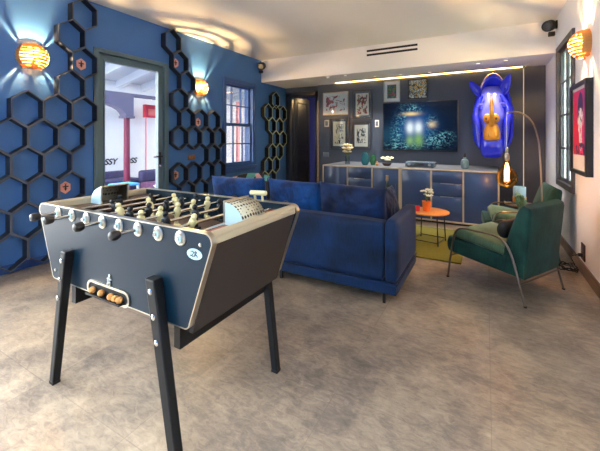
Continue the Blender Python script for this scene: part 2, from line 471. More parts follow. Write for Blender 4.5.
# left wall with the terrace door and the sash window
DY0, DY1, DZ = 2.46, 3.545, 2.56
WY0, WY1, WZ0, WZ1 = 4.88, 5.79, .86, 2.52
w = MB()
w.b2((XL - TH, YN, 0), (XL, -2.3, ZC)); w.b2((XL - TH, -2.3, 2.6), (XL, 1.0, ZC)); w.b2((XL - TH, 1.0, 0), (XL, DY0, ZC)); w.b2((XL - TH, DY0, DZ), (XL, DY1, ZC)); w.b2((XL - TH, DY1, 0), (XL, WY0, ZC))
w.b2((XL - TH, WY0, 0), (XL, WY1, WZ0)); w.b2((XL - TH, WY0, WZ1), (XL, WY1, ZC)); w.b2((XL - TH, WY1, 0), (XL, YD + .2, ZC))
struct(w.build('wall_left', 'blue_wall', smooth=0))
# right wall with its tall window
VY0, VY1, VZ0, VZ1 = 4.9, 5.82, .82, 2.62
w = MB()
w.b2((XR, YN, 0), (XR + TH, VY0, ZC)); w.b2((XR, VY0, 0), (XR + TH, VY1, VZ0)); w.b2((XR, VY0, VZ1), (XR + TH, VY1, ZC)); w.b2((XR, VY1, 0), (XR + TH, YD + .2, ZC))
struct(w.build('wall_right', 'white_wall', smooth=0))
# wall with the hall doorway, behind the media panel
w = MB()
w.b2((XL, YD, 0), (-4.2, YD + .2, ZC)); w.b2((-4.2, YD, 2.46), (-3.53, YD + .2, ZC)); w.b2((-3.53, YD, 0), (XR, YD + .2, ZC))
struct(w.build('wall_back', 'slate_wall', smooth=0))
w = MB(); w.b2((-3.44, YB, 0), (.57, YD - .003, ZS + .07)); struct(w.build('wall_media', 'slate_wall', smooth=0))
w = MB(); w.b2((.585, YB - .04, 0), (XR, YD - .003, ZS)); struct(w.build('wall_panel', 'graphite', smooth=0))
w = MB(); w.b2((XL - TH, YN - .2, 0), (XR + TH, YN, ZC)); struct(w.build('wall_front', 'blue_wall', smooth=0))
# skirtings
b = MB(); b.prism([(XR, 0), (XR - .022, 0), (XR - .022, .095), (XR - .012, .11), (XR, .11)], 'Y', YN, YB - .04); struct(b.build('baseboard_right', 'skirting', smooth=0))
b = MB(); b.b2((XL, YN, 0), (XL + .018, DY0 - .06, .09)); b.b2((XL, DY1 + .06, 0), (XL + .018, YD, .09)); struct(b.build('baseboard_left', 'blue_frame', smooth=0))

# terrace door
d = sempty('door_1', 'glazed grey door to the terrace in the blue wall', 'door', (XL, 3.0, 0))
f = MB(); f.frame('X', (DY0 - .01, -.08), (DY1 + .01, DZ + .01), .05, XL - .18, XL + .028)
f.frame('X', (DY0 - .024, -.05), (DY1 + .03, DZ + .018), .045, XL, XL + .022)
f.build('door_frame', 'door_grey', d, 0, bevel=.004)
f = MB(); f.frame('X', (DY0 + .045, .012), (DY1 - .045, DZ - .045), .078, XL - .09, XL - .02); f.frame('X', (DY0 + .115, .08), (DY1 - .115, DZ - .115), .02, XL - .075, XL - .008)
sash = f.build('door_sash', 'door_grey', d, 0, bevel=.003)
f = MB(); f.b2((XL - .058, DY0 + .12, .085), (XL - .05, DY1 - .12, DZ - .12)); f.build('glass', 'glass', sash, 0)
f = MB(); f.b2((XL - .02, 3.42, 1.0), (XL - .005, 3.46, 1.2), .004); f.cyl((XL - .01, 3.44, 1.135), (XL + .05, 3.44, 1.135), .011); f.tube([(XL + .045, 3.445, 1.135), (XL + .05, 3.4, 1.133), (XL + .05, 3.29, 1.13)], .011)
f.build('handle', 'black', sash)
f = MB(); f.cyl((XL - .012, 3.442, 1.0), (XL + .004, 3.442, 1.0), .022); f.b2((XL, 3.437, .96), (XL + .012, 3.447, 1.0), .002); f.build('lock', 'chrome', sash)
f = MB(); f.cyl((XL - .012, DY0 + .03, 1.9), (XL - .012, DY0 + .03, 2.04), .014); f.cyl((XL - .012, DY0 + .03, .4), (XL - .012, DY0 + .03, .54), .014); f.build('hinge', 'black', d)

# wide glazed door added out of view to let in more daylight
d = sempty('added_door', 'added wide glazed door beside the camera, unseen, to let daylight in', 'door', (XL, -.65, 0))
f = MB(); f.frame('X', (-2.31, -.06), (1.01, 2.61), .07, XL - .16, XL + .02)
for k in range(1, 4): f.b2((XL - .1, -2.3 + 3.3 * k / 4 - .035, 0), (XL - .03, -2.3 + 3.3 * k / 4 + .035, 2.55))
f.build('door_frame', 'door_grey', d, 0)
for k in range(4):
    f = MB(); f.b2((XL - .068, -2.3 + 3.3 * k / 4 + .04, .02), (XL - .06, -2.3 + 3.3 * (k + 1) / 4 - .04, 2.54)); f.build('glass', 'glass', d, 0)
# roof opening added out of view to brighten the room from above
d = sempty('added_roof_light', 'added roof light behind the camera, unseen, to brighten the room', 'window', (-1.55, -1.4, ZC))
f = MB(); f.frame('Z', (-3.42, -2.32), (.32, -.48), .06, ZC - .01, ZC + .24)
for k in range(1, 3): f.b2((-3.4 + 3.7 * k / 3 - .025, -2.3, ZC + .14), (-3.4 + 3.7 * k / 3 + .025, -.5, ZC + .22))
f.build('window_frame', 'white_plastic', d, 0)
f = MB(); f.b2((-3.36, -2.26, ZC + .19), (.26, -.54, ZC + .198)); f.build('glass', 'glass', d, 0)
# left sash window
wd = sempty('window_1', 'blue sash window with glazing bars', 'window', (XL, 5.33, .86))
f = MB(); f.frame('X', (WY0 - .012, WZ0 - .01), (WY1 + .012, WZ1 + .01), .05, XL - .16, XL + .02); f.frame('X', (WY0 - .06, WZ0 - .06), (WY1 + .06, WZ1 + .07), .06, XL, XL + .035)
f.build('window_frame', 'blue_frame', wd, 0, bevel=.004)
def sashes(parent, x0, x1, y0, y1, z0, z1, cols, rows, mat):
    f = MB(); f.frame('X', (y0, z0), (y1, z1), .045, x0, x1)
    for k in range(1, cols):
        y = y0 + (y1 - y0) * k / cols; f.b2((x0 + .004, y - .011, z0), (x1 - .002, y + .011, z1))
    for k in range(1, rows):
        z = z0 + (z1 - z0) * k / rows; f.b2((x0 + .004, y0, z - .011), (x1 - .002, y1, z + .011))
    s = f.build('sash', mat, parent, 0)
    g = MB(); xm = (x0 + x1) / 2; g.b2((xm - .003, y0 + .02, z0 + .02), (xm + .003, y1 - .02, z1 - .02)); g.build('glass', 'glass', s, 0)
sashes(wd, XL - .12, XL - .08, WY0 + .03, WY1 - .03, 1.66, WZ1 - .03, 3, 2, 'blue_frame')
sashes(wd, XL - .075, XL - .035, WY0 + .03, WY1 - .03, WZ0 + .03, 1.72, 3, 2, 'blue_frame')
f = MB(); f.b2((XL - .1, WY0 - .07, WZ0 - .05), (XL + .07, WY1 + .07, WZ0 - .008), .008); f.b2((XL, WY0 - .05, WZ0 - .13), (XL + .02, WY1 + .05, WZ0 - .05), .004); f.build('window_sill', 'blue_frame', wd)

# right window
wd = sempty('window_2', 'tall dark-framed window in the white wall', 'window', (XR, 5.36, .8))
f = MB(); f.frame('X', (VY0 - .05, VZ0 - .05), (VY1 + .05, VZ1 + .05), .07, XR - .03, XR + .055)
f.build('window_frame', 'graphite', wd, 0, bevel=.004)
sashes(wd, XR + .01, XR + .03, VY0 + .02, (VY0 + VY1) / 2, VZ0 + .02, VZ1 - .02, 1, 4, 'graphite')
sashes(wd, XR + .01, XR + .03, (VY0 + VY1) / 2, VY1 - .02, VZ0 + .02, VZ1 - .02, 1, 4, 'graphite')

# hall doorway: frame, leaf standing open, hall behind
d = sempty('door_2', 'dark panelled door standing open to the hall', 'door', (-3.87, YD, 0))
f = MB(); f.b2((-4.34, YD - .035, 0), (-4.18, YD + .2, 2.52), .006); f.b2((-3.545, YD - .035, 0), (-3.46, YD + .2, 2.52), .006); f.b2((-4.34, YD - .035, 2.44), (-3.46, YD + .2, 2.54), .006)
f.build('door_frame', 'door_dark', d)
lf = MB(); a = R(81)
def leafbox(u0, u1, z0, z1, t0, t1, bev=.003):
    c = ((u0 + u1) / 2, (t0 + t1) / 2); cx = -4.17 + c[0] * math.cos(a) - c[1] * math.sin(a); cy = YD + .1 + c[0] * math.sin(a) + c[1] * math.cos(a)
    lf.box((cx, cy, (z0 + z1) / 2), (u1 - u0, t1 - t0, z1 - z0), bev, (0, 0, a))
leafbox(0, .62, .01, 2.43, 0, .03)
for z0, z1 in ((.12, .85), (.95, 1.15), (1.25, 2.32)):
    for (u0, u1, q0, q1) in ((.09, .53, z0, z0 + .025), (.09, .53, z1 - .025, z1), (.09, .115, z0, z1), (.505, .53, z0, z1)): leafbox(u0, u1, q0, q1, -.012, 0)
leaf = lf.build('door_leaf', 'door_dark', d)
w = MB(); w.b2((-4.8, 9.1, 0), (-2.4, 9.2, 2.9)); w.b2((-4.9, YD + .2, 0), (-4.8, 9.2, 2.9)); w.b2((-2.5, YD + .2, 0), (-2.4, 9.2, 2.9)); struct(w.build('wall_hall', simple('hall_blue_paint', (56, 64, 150), .6, var=.05), smooth=0))
w = MB(); w.b2((-4.9, YD + .2, 2.78), (-2.4, 9.2, 2.9)); struct(w.build('ceiling_hall', 'ceiling', smooth=0))

# ------------------------------------------------------------------ terrace seen through the blue wall
g = MB(); g.b2((-13, -6, -.14), (XL - TH, 16, -.02)); struct(g.build('ground_terrace', 'terrace_floor', smooth=0))
w = MB(); w.b2((-8.95, 2.5, -.02), (-8.7, 15, 2.95)); struct(w.build('wall_terrace', 'terrace_white', smooth=0))
# pitched porch roof on white rafters
def rz_(x): return 2.83 + (x + 8.8) * .21
r = MB(); r.rings([[(-8.95, y, rz_(-8.95) + .12), (XL - TH, y, rz_(XL - TH) + .12), (XL - TH, y, rz_(XL - TH) + .2), (-8.95, y, rz_(-8.95) + .2)] for y in (2.0, 15.5)])
struct(r.build('roof_terrace', 'beam_white', smooth=0))
for k, y in enumerate([2.5 + .75 * q for q in range(17)]):
    r = MB(); r.rings([[(-8.7, yy, rz_(-8.7) - .08), (XL - TH, yy, rz_(XL - TH) - .08), (XL - TH, yy, rz_(XL - TH) + .12), (-8.7, yy, rz_(-8.7) + .12)] for yy in (y - .06, y + .06)])
    struct(r.build('beam_rafter', 'beam_white', smooth=0))
# arcade: burgundy column with a grey arch springing from it
ax = -7.6
w = MB()
def arch(y0, y1, z0, z1, n=14):
    yc = (y0 + y1) / 2; ry = (y1 - y0) / 2
    pts = [(y0, z1)] + [(yc - ry * math.cos(PI * k / n), z0 + (2.26 - z0) * math.sin(PI * k / n)) for k in range(n + 1)] + [(y1, z1)]
    half = len(pts) // 2
    for k in range(1, len(pts) - 2):
        a, b = pts[k], pts[k + 1]
        w.prism([a, b, (b[0], z1), (a[0], z1)], 'X', ax - .12, ax + .12)
arch(3.0, 4.93, 1.96, 2.5); w.b2((ax - .12, 4.93, 1.96), (ax + .12, 5.13, 2.5)); w.b2((ax - .12, 2.8, 1.96), (ax + .12, 3.0, 2.5))
w.b2((ax - .12, 5.13, 2.44), (ax + .12, 7.4, 2.5))
struct(w.build('wall_arcade', 'violet_grey', smooth=30))
for y in (2.9, 5.03):
    t = thing('garden_column', 'burgundy round column with a flat capital under the grey arch' if y > 4 else 'burgundy column of the arcade nearer the camera, outside past the door frame', 'column', (ax, y, -.02), group='terrace columns')
    c = MB(); c.cyl((ax, y, .06), (ax, y, 1.9), .075, .068, 24); c.build('shaft', 'magenta', t)
    c = MB(); c.b2((ax - .13, y - .13, 1.9), (ax + .13, y + .13, 1.955), .008); c.build('capital', 'violet_grey', t)
    c = MB(); c.b2((ax - .12, y - .12, -.02), (ax + .12, y + .12, .07), .008); c.build('base', 'violet_grey', t)
# red box sign on slim posts
t = thing('post_sign', 'red box sign on two slim posts against the white terrace wall', 'sign', (-8.3, 6.2, -.02))
c = MB(); c.b2((-8.36, 6.0, 2.0), (-8.22, 6.46, 2.36), .01); c.build('sign_box', 'red', t)
c = MB(); c.b2((-8.222, 6.07, 2.06), (-8.205, 6.39, 2.24), .006); c.build('sign_face', simple('coral_panel', (232, 108, 96), .5), t)
c = MB(); c.cyl((-8.29, 6.05, -.02), (-8.29, 6.05, 2.0), .022); c.build('post', 'rose', t)
c = MB(); c.cyl((-8.29, 6.42, -.02), (-8.29, 6.42, 2.0), .03); c.build('post', 'red', t)
Mx = Matrix.Translation((-8.69, 5.2, .79)) @ Matrix.Rotation(PI / 2, 4, 'Z') @ Matrix.Rotation(PI / 2, 4, 'X')
tag(text_mesh('wall_lettering', 'OSSY', .22, 'print_black', Mx, shear=.25), 'black slanted letters ending in SSY on the white terrace wall', 'lettering', 'wall lettering')
Mx = Matrix.Translation((-8.69, 5.86, .79)) @ Matrix.Rotation(PI / 2, 4, 'Z') @ Matrix.Rotation(PI / 2, 4, 'X')
tag(text_mesh('wall_lettering', 'OSS', .21, 'print_black', Mx, shear=.25), 'shorter black letters OSS on the terrace wall right of the burgundy column', 'lettering', 'wall lettering')
# outdoor seating
t = thing('outdoor_sofa', 'navy outdoor sofa along the white terrace wall', 'sofa', (-8.3, 5.0, -.02))
c = MB(); c.b2((-8.6, 3.9, .0), (-7.8, 5.6, .28), .03); c.build('base', 'outdoor_navy', t)
c = MB(); c.b2((-8.62, 3.9, .26), (-8.4, 5.62, .56), .05, 3); c.build('backrest', 'outdoor_navy', t)
c = MB(); c.b2((-8.38, 3.95, .26), (-7.82, 4.74, .4), .05, 3); c.build('seat_cushion', 'outdoor_navy', t)
c = MB(); c.b2((-8.38, 4.76, .26), (-7.82, 5.56, .4), .05, 3); c.build('seat_cushion', 'outdoor_navy', t)
t = thing('outdoor_armchair', 'plum and navy outdoor armchair right of the burgundy column', 'armchair', (-7.2, 5.75, -.02))
c = MB(); c.b2((-7.5, 5.3, .02), (-6.9, 5.95, .34), .04); c.build('seat', 'outdoor_multi', t)
c = MB(); c.b2((-7.56, 5.28, .32), (-7.38, 5.97, .62), .06, 3); c.build('backrest', 'outdoor_navy', t)
t = thing('outdoor_armchair', 'navy outdoor armchair nearest the door handle', 'armchair', (-7.4, 6.2, -.02))
c = MB(); c.b2((-7.7, 6.06, .02), (-7.1, 6.7, .36), .04); c.build('seat', 'outdoor_navy', t)
c = MB(); c.b2((-7.76, 6.04, .34), (-7.56, 6.72, .66), .06, 3); c.build('backrest', 'outdoor_navy', t)
t = thing('outdoor_table', 'low table with a blue cloth on the terrace', 'table', (-6.3, 4.3, -.02))
c = MB(); c.b2((-6.75, 4.05, .44), (-6.35, 4.5, .48), .008); c.build('table_top', 'outdoor_blue', t)
for sx in (-6.72, -6.38):
    for sy in (4.08, 4.47):
        c = MB(); c.b2((sx - .02, sy - .02, -.02), (sx + .02, sy + .02, .44)); c.build('leg', 'white_plastic', t, 0)
t = thing('wire_chair', 'white wire chair on the terrace beside the door', 'chair', (-5.9, 4.6, -.02), 0)
c = MB(); c.b2((-6.12, 4.64, .40), (-5.7, 5.04, .43), .01); c.build('seat', 'white_plastic', t)
for sx in (-6.09, -5.73):
    for sy in (4.67, 5.01):
        c = MB(); c.cyl((sx, sy, -.02), (sx, sy, .4), .011, None, 8); c.build('leg', 'white_plastic', t)
c = MB(); c.tube(curve_pts([(-5.73, 4.67, .43), (-5.7, 4.67, .78), (-5.7, 4.84, .86), (-5.7, 5.01, .78), (-5.73, 5.01, .43)]), .011, 8)
for k in range(1, 5):
    y = 4.67 + .34 * k / 5; c.cyl((-5.72, y, .43), (-5.7, y, .83), .006, None, 6)
c.build('backrest', 'white_plastic', t)
# beyond the sash window: posts with red stripes
for i, (y, m, lab) in enumerate(((10.2, 'rose', 'rose painted post seen through the sash window'), (10.95, 'red', 'red painted post seen through the right panes of the sash window'))):
    c = MB(); c.b2((-8.5, y - .06, -.02), (-8.4, y + .06, 2.9)); tag(c.build('garden_post', m, smooth=0), lab, 'post', 'posts outside the sash window')
# garden side of the right window
g = MB(); g.b2((XR + TH, 1, -.14), (6, 12, -.02)); struct(g.build('ground_garden', 'lawn', smooth=0))
w = MB(); w.b2((4.4, 1, -.02), (4.6, 12, 2.3)); struct(w.build('wall_garden', 'terrace_white', smooth=0))
h = MB()
for k in range(260):
    h.ball((rnd.uniform(3.0, 3.9), rnd.uniform(2, 11.5), rnd.uniform(.1, 2.7)), rnd.uniform(.16, .3), 7, 5)
o = h.build('garden_hedge', 'hedge'); tag(o, 'pale green hedge outside the right window', 'hedge', kind='stuff')

# ------------------------------------------------------------------ honeycomb on the blue wall
HW, HP, HH = .292, .299, .398
def hexpts(y, z, s=1., w=HW):
    a, b, c = w / 2 * s, HH / 2 * s, HH / 4 * s
    return [(y, z + b), (y + a, z + c), (y + a, z - c), (y, z - b), (y - a, z - c), (y - a, z + c)]
def comb(label, cells, side, edge, depth, w):
    y0, z0 = cells[0]
    t = thing('honeycomb_shelf', label, 'wall decoration', (XL, y0, z0), group='honeycomb panels on the blue wall')
    for (y, z) in cells:
        m = MB(); o = hexpts(y, z, 1., w); i = hexpts(y, z, .925, w)
        def ring(P, x): return [(x, p[0], p[1]) for p in P]
        xb, xf = XL + .001, XL + depth
        m.mat(0); m.rings([ring(o, xb), ring(o, xf - .006)], cap=False); m.rings([ring(i, xf - .006), ring(i, xb)], cap=False)
        m.mat(1); m.rings([ring(o, xf - .006), ring(o, xf), ring(i, xf), ring(i, xf - .006)], cap=False)
        m.build('hexagon_cell', [side, edge], t, 20)
    return t
Z0 = .825
def row(k): return Z0 + HP * k
c1 = [(2.286, row(7)), (2.14, row(6)), (2.286, row(5)), (2.14, row(4))]
c1 += [(y, row(3)) for y in (1.702, 1.994, 2.286)] + [(y, row(2)) for y in (1.264, 1.556, 1.848, 2.14)] + [(y, row(1)) for y in (1.118, 1.41, 1.702, 1.994)]
c1 += [(y, row(0)) for y in (1.264, 1.556, 1.848, 2.14)] + [(y, row(-1)) for y in (1.41, 1.702, 1.994)] + [(y, row(-2)) for y in (1.556, 1.848, 2.14)]
comb('navy honeycomb panel left of the terrace door', c1, 'comb', 'comb_edge', .11, HW)
W2 = .30
def r2(k): return 2.92 - .30 * k
c2 = [(3.60, r2(0)), (3.75, r2(1)), (3.90, r2(2)), (3.75, r2(3)), (3.90, r2(4)), (4.20, r2(4)), (4.50, r2(4))] + [(y, r2(5)) for y in (3.75, 4.05, 4.35, 4.65)]
c2 += [(4.50, r2(6))] + [(y, r2(7)) for y in (3.75, 4.05, 4.35, 4.65)] + [(y, r2(8)) for y in (3.9, 4.2)] 
comb('navy honeycomb panel between the terrace door and the sash window', c2, 'comb', 'comb_edge', .11, W2)
W3 = .31
c3 = [(6.52, 2.29), (6.21, 1.99), (6.52, 1.99), (6.83, 1.99), (6.365, 1.69), (6.675, 1.69), (6.52, 1.39), (6.83, 1.39), (6.365, 1.09), (6.675, 1.09), (6.21, .79), (6.52, .79), (6.055, .49), (6.365, .49)]
c3 = [(y, z + .01) for y, z in c3]
comb('black honeycomb panel with pale edges in the corner by the hall door', c3, 'comb_black', 'comb_edge_pale', .11, W3)
# bee plaques
for (y, z, lab) in ((2.286, row(5) + .0, 'pink hexagon bee plaque high beside the door frame, left panel'), (2.11, row(0), 'pink hexagon bee plaque low on the left panel above the football table'),
                    (3.72, r2(1), 'pink hexagon bee plaque in the upper cell of the middle panel'), (4.2, r2(4) - .03, 'pink hexagon bee plaque below the middle wall lamp'), (3.72, r2(7), 'pink hexagon bee plaque in the lower cell right of the door handle')):
    t = thing('bee_plaque', lab, 'plaque', (XL, y, z), group='bee plaques')
    s = .37
    m = MB(); m.rings([[(x, p[0], p[1]) for p in hexpts(y, z, s)] for x in (XL + .001, XL + .012)]); m.build('plaque', 'pink', t, 0)
    m = MB()
    m.ball((XL + .013, y, z - .012), .014, 10, 8, (.3, .8, 1.9)); m.ball((XL + .013, y, z + .02), .010, 10, 8, (.3, 1, 1)); m.ball((XL + .013, y, z + .036), .007, 8, 6, (.3, 1, 1))
    for sg in (-1, 1):
        m.ball((XL + .013, y + sg * .018, z + .01), .011, 8, 6, (.2, 1.5, .7)); m.tube([(XL + .014, y, z + .036), (XL + .014, y + sg * .012, z + .05)], .0018, 5); m.tube([(XL + .014, y, z), (XL + .014, y + sg * .022, z - .02)], .0015, 5)
    m.build('bee', 'bee', t)
    m = MB(); o = hexpts(y, z, s * .98); i = hexpts(y, z, s * .9)
    m.rings([[(XL + .012, p[0], p[1]) for p in o], [(XL + .014, p[0], p[1]) for p in o], [(XL + .014, p[0], p[1]) for p in i], [(XL + .012, p[0], p[1]) for p in i]], cap=False); m.build('rim', 'pink', t, 0)

# ------------------------------------------------------------------ beehive wall lamps
def hive(x, y, z, sx, label):
    """half globe of copper slats standing off the wall; open at top and bottom; sx = +1 out of the left wall, -1 out of the right"""
    t = thing('wall_lamp', label, 'wall lamp', (x, y, z), group='beehive wall lamps')
    rad, dep = .15, .13
    m = MB(); n = 28
    m.rings([[(x + sx * e, y + .12 * math.cos(2 * PI * k / n), z + .124 * math.sin(2 * PI * k / n)) for k in range(n)] for e in (0.001, .036)]); m.build('back_plate', 'lamp_gold', t)
    for sg in (-1, 1):  # collars added to stop light streaking sideways over the wall
        m = MB(); arcs = [(-.23 + .46 * i / 12) * PI for i in range(13)]
        m.rings([[(x + sx * e, y + sg * r_ * math.cos(b_), z + .146 * math.sin(b_)) for b_ in arcs] for e, r_ in ((.001, .146), (.075, .142), (.075, .138), (.001, .142), (.001, .146))], cap=False, closed=False); m.build('side_baffle', 'lamp_gold', t, 40)
    N = 9
    for k in range(N):
        a = -.33 * PI + .66 * PI * (k + .5) / N
        zc = rad * math.sin(a) * 1.0; rr = rad * math.cos(a); h = .0098 + .0024 * math.cos(a)
        m = MB(); seg = 26; th = .004
        def arcp(r, zz): return [(x + sx * (.004 + max(0, (dep + .03) / rad * r * math.sin(PI * q / seg))), y + r * math.cos(PI * q / seg), zz) for q in range(seg + 1)]
        tilt = -.006 * math.sin(a)
        A = arcp(rr + tilt, z + zc + h); B = arcp(rr - tilt, z + zc - h); A2 = arcp(rr + tilt - th, z + zc + h); B2 = arcp(rr - tilt - th, z + zc - h)
        m.rings([A, B, B2, A2, A], cap=False, closed=False); m.build('slat', 'slat', t, 40)
    m = MB()
    for q in (-.72, -.3, .3, .72):
        b = math.asin(q)
        pts = [(x + sx * (.004 + (dep + .03) * .97 * math.cos(a) * math.cos(b)), y + rad * .97 * math.cos(a) * math.sin(b), z + rad * math.sin(a)) for a in [(-.33 + .66 * i / 12) * PI for i in range(13)]]
        m.tube(pts, .005, 6)
    m.build('rib', 'slat', t)
    m = MB(); m.ball((x + sx * .085, y, z), .04, 16, 10); bl = m.build('bulb', 'amber_glass', t)
    m = MB(); m.tube([(x + sx * .085, y - .02, z - .026), (x + sx * .085, y, z - .02), (x + sx * .085, y + .02, z - .026)], .004, 6); m.build('filament', 'bulb', bl)
    m = MB(); m.cyl((x, y, z - .05), (x + sx * .08, y, z - .03), .012); m.build('holder', 'brass', t)
    ld = bpy.data.lights.new('lamp_glow', 'POINT'); ld.energy = HIVE_W; ld.color = (1., .89, .81); ld.shadow_soft_size = .012
    lo = bpy.data.objects.new('lamp_glow', ld); COL.objects.link(lo); lo.location = (sx * .085, 0, 0); lo.parent = t
hive(XL, 1.775, 2.30, 1, 'glowing copper beehive wall lamp left of the terrace door')
hive(XL, 4.23, 2.29, 1, 'glowing copper beehive wall lamp between terrace door and sash window')
hive(XR, 4.30, 2.345, -1, 'glowing copper beehive wall lamp on the white right wall')

# switches
def plate(x, y, z, axis, w, h, mat, name, label, cat, d=.012, extra=None):
    t = thing(name, label, cat, (x, y, z))
    m = MB()
    if axis == 'X': s = 1 if x < -1 else -1; m.b2((x, y - w / 2, z - h / 2), (x + s * d, y + w / 2, z + h / 2), .003)
    else: m.b2((x - w / 2, y - d, z - h / 2), (x + w / 2, y, z + h / 2), .003)
    m.build('plate', mat, t)
    m = MB()
    for k in range(extra or 1):
        n = extra or 1; c = -w / 2 + w * (k + .5) / n; ww = w / n * .62
        if axis == 'X': m.b2((x, y + c - ww / 2, z - h * .32), (x + s * (d + .004), y + c + ww / 2, z + h * .32), .002)
        else: m.b2((x + c - ww / 2, y - d - .004, z - h * .32), (x + c + ww / 2, y, z + h * .32), .002)
    m.build('rocker', mat if mat != 'white_plastic' else 'grey_plate', t)
plate(XL, 4.06, 1.09, 'X', .15, .085, 'copper_plate', 'light_switch', 'copper triple light switch on the blue wall', 'switch', extra=3)
plate(-3.215, YB, 1.76, 'Y', .11, .16, 'white_plastic', 'thermostat', 'white thermostat left of the ink sketches', 'thermostat')
plate(-2.035, YB, 1.73, 'Y', .085, .15, 'white_plastic', 'wall_control', 'white wall control between the pictures and the television', 'switch')
plate(-3.235, YB, 1.04, 'Y', .15, .11, 'grey_plate', 'light_switch', 'grey double switch above the left end of the console', 'switch', extra=2)
# tracking camera / spot speakers
def spot(x, y, z, sx, label):
    t = thing('wall_speaker', label, 'speaker', (x, y, z), group='black wall speakers')
    m = MB(); m.b2((x, y - .03, z - .05), (x + sx * .02, y + .03, z + .06), .004); m.cyl((x + sx * .01, y, z), (x + sx * .07, y - .02, z - .02), .016); m.build('bracket', 'black', t)
    d = Vector((sx * .35, -.9, -.3)).normalized(); c = Vector((x + sx * .1, y - .04, z - .01))
    m = MB(); m.tube([c - d * .09, c - d * .06, c + d * .06, c + d * .085], [.05, .078, .078, .07], 24); m.build('housing', 'blackmat', t)
    m = MB(); m.tube([c + d * .08, c + d * .0875], [.06, .05], 24); m.build('cone', 'black', t)
    m = MB(); m.b2((x + sx * .03, y - .06, z - .16), (x + sx * .11, y - .0, z - .1), .008); m.build('sensor', 'blackmat', t)
spot(XL, 6.0, 3.0, 1, 'black wall speaker at the left end of the dropped ceiling')
spot(XR, 5.95, 3.03, -1, 'black wall speaker at the right end of the dropped ceiling')
# air slots in the bulkhead
for zz, lab in ((3.045, 'upper of two black air slots in the white bulkhead'), (2.968, 'lower of two black air slots in the white bulkhead')):
    t = thing('air_vent', lab, 'vent', (-1.5, YS, zz), group='air slots')
    m = MB(); m.frame('Y', (-1.95, zz - .018), (-1.04, zz + .018), .006, YS - .006, YS - .0005); m.build('frame', 'black', t, 0)
    m = MB(); m.b2((-1.945, YS - .003, zz - .012), (-1.045, YS - .0005, zz + .012)); m.build('slot', 'blackmat', t, 0)
# recessed downlights
for i, (x, y, lab) in enumerate(((-2.8, 6.2, 'recessed downlight nearest the hall door'), (-2.42, 6.2, 'second recessed downlight from the hall door'), (-1.95, 6.6, 'recessed downlight above the tall framed sketch'), (-1.45, 6.65, 'recessed downlight above the colour patch print'),
                                 (-.93, 6.7, 'recessed downlight above the television'), (-.11, 6.3, 'recessed downlight left of the rhino head'), (.28, 6.28, 'recessed downlight right above the rhino head'))):
    t = thing('ceiling_downlight', lab, 'downlight', (x, y, ZS), group='recessed downlights')
    m = MB(); m.lathe([(.05, ZS), (.05, ZS - .004), (.036, ZS - .004), (.034, ZS - .0005)], (x, y, 0), 24, cap=False); m.build('trim_ring', 'steel', t)
    m = MB(); m.lathe([(.0345, ZS - .0005), (.0345, ZS - .002)], (x, y, 0), 20); m.build('lens', 'spotlens', t)
    ld = bpy.data.lights.new('downlight_beam', 'SPOT'); ld.energy = DOWN_W * (1. if 2 <= i <= 4 else .35); ld.color = (1., .93, .86); ld.spot_size = R(75); ld.spot_blend = .7; ld.shadow_soft_size = .03
    lo = bpy.data.objects.new('downlight_beam', ld); COL.objects.link(lo); lo.location = (0, 0, -.012); lo.parent = t
# LED strips of the media wall
m = MB(); m.b2((-2.98, YB - .02, ZS + .005), (.56, YB - .004, ZS + .017)); tag(m.build('mounted_light_strip', 'led', smooth=0), 'warm light strip in the ceiling slot over the media wall', 'light strip', 'light strips')
m = MB(); m.b2((-3.452, YB + .02, .15), (-3.441, YB + .04, 2.3)); tag(m.build('mounted_light_strip', emit('led_strip_soft', (255, 190, 110), 1.2), smooth=0), 'warm vertical light strip at the left edge of the media wall', 'light strip', 'light strips')

m = MB(); m.b2((.572, YB - .03, .0), (.583, YB - .012, ZS - .02)); tag(m.build('mounted_light_strip', emit('led_strip_faint', (255, 214, 170), .35), smooth=0), 'faint vertical light strip between the media wall and the grey end panel', 'light strip', 'light strips')
# ------------------------------------------------------------------ pictures and television
def picture(x0, x1, z0, z1, art, border, frame_mat, mat_w, label, fd=.03, matc='slate_wall'):
    t = thing('framed_picture', label, 'picture', ((x0 + x1) / 2, YB, (z0 + z1) / 2), group='framed pictures on the media wall')
    m = MB(); m.frame('Y', (x0, z0), (x1, z1), border, YB - fd, YB); m.build('frame', frame_mat, t, 0, bevel=.002)
    if mat_w:
        m = MB(); m.b2((x0 + border, YB - .012, z0 + border), (x1 - border, YB - .004, z1 - border)); m.build('mount', matc, t, 0)
    b = border + mat_w
    m = MB(); m.b2((x0 + b, YB - .016, z0 + b), (x1 - b, YB - .006, z1 - b)); m.build('print', art, t, 0)
    m = MB(); m.b2((x0 + border, YB - fd + .008, z0 + border), (x1 - border, YB - fd + .010, z1 - border)); m.build('glazing', 'glass', t, 0)
picture(-3.3, -2.69, 1.95, 2.465, 'art_red', .018, 'console_edge', 0, 'landscape print of two red brush figures, thin pale frame')
picture(-2.585, -2.14, 1.84, 2.475, 'art_cream', .03, 'door_dark', .045, 'tall cream print with red and green marks in a dark frame, top row')
picture(-3.14, -2.665, 1.15, 1.885, 'art_sketch', .03, 'door_dark', .06, 'ink sketch on cream paper in a wide dark frame, lower left', matc='slate_wall')
picture(-2.605, -2.165, 1.165, 1.78, 'art_ink', .025, 'door_dark', .045, 'black ink blot on white paper in a dark frame, beside the television')
picture(-1.885, -1.555, 2.175, 2.61, 'art_comic', .014, 'steel', 0, 'white print with a block of bright colour patches above the television')
picture(-1.39, -1.01, 2.205, 2.61, 'art_yellow', .022, 'black', 0, 'square print with a yellow figure in a black frame above the television')
t = thing('television', 'large flat television on the media wall showing a glowing blue night scene', 'television', (-1.18, YB, 1.65))
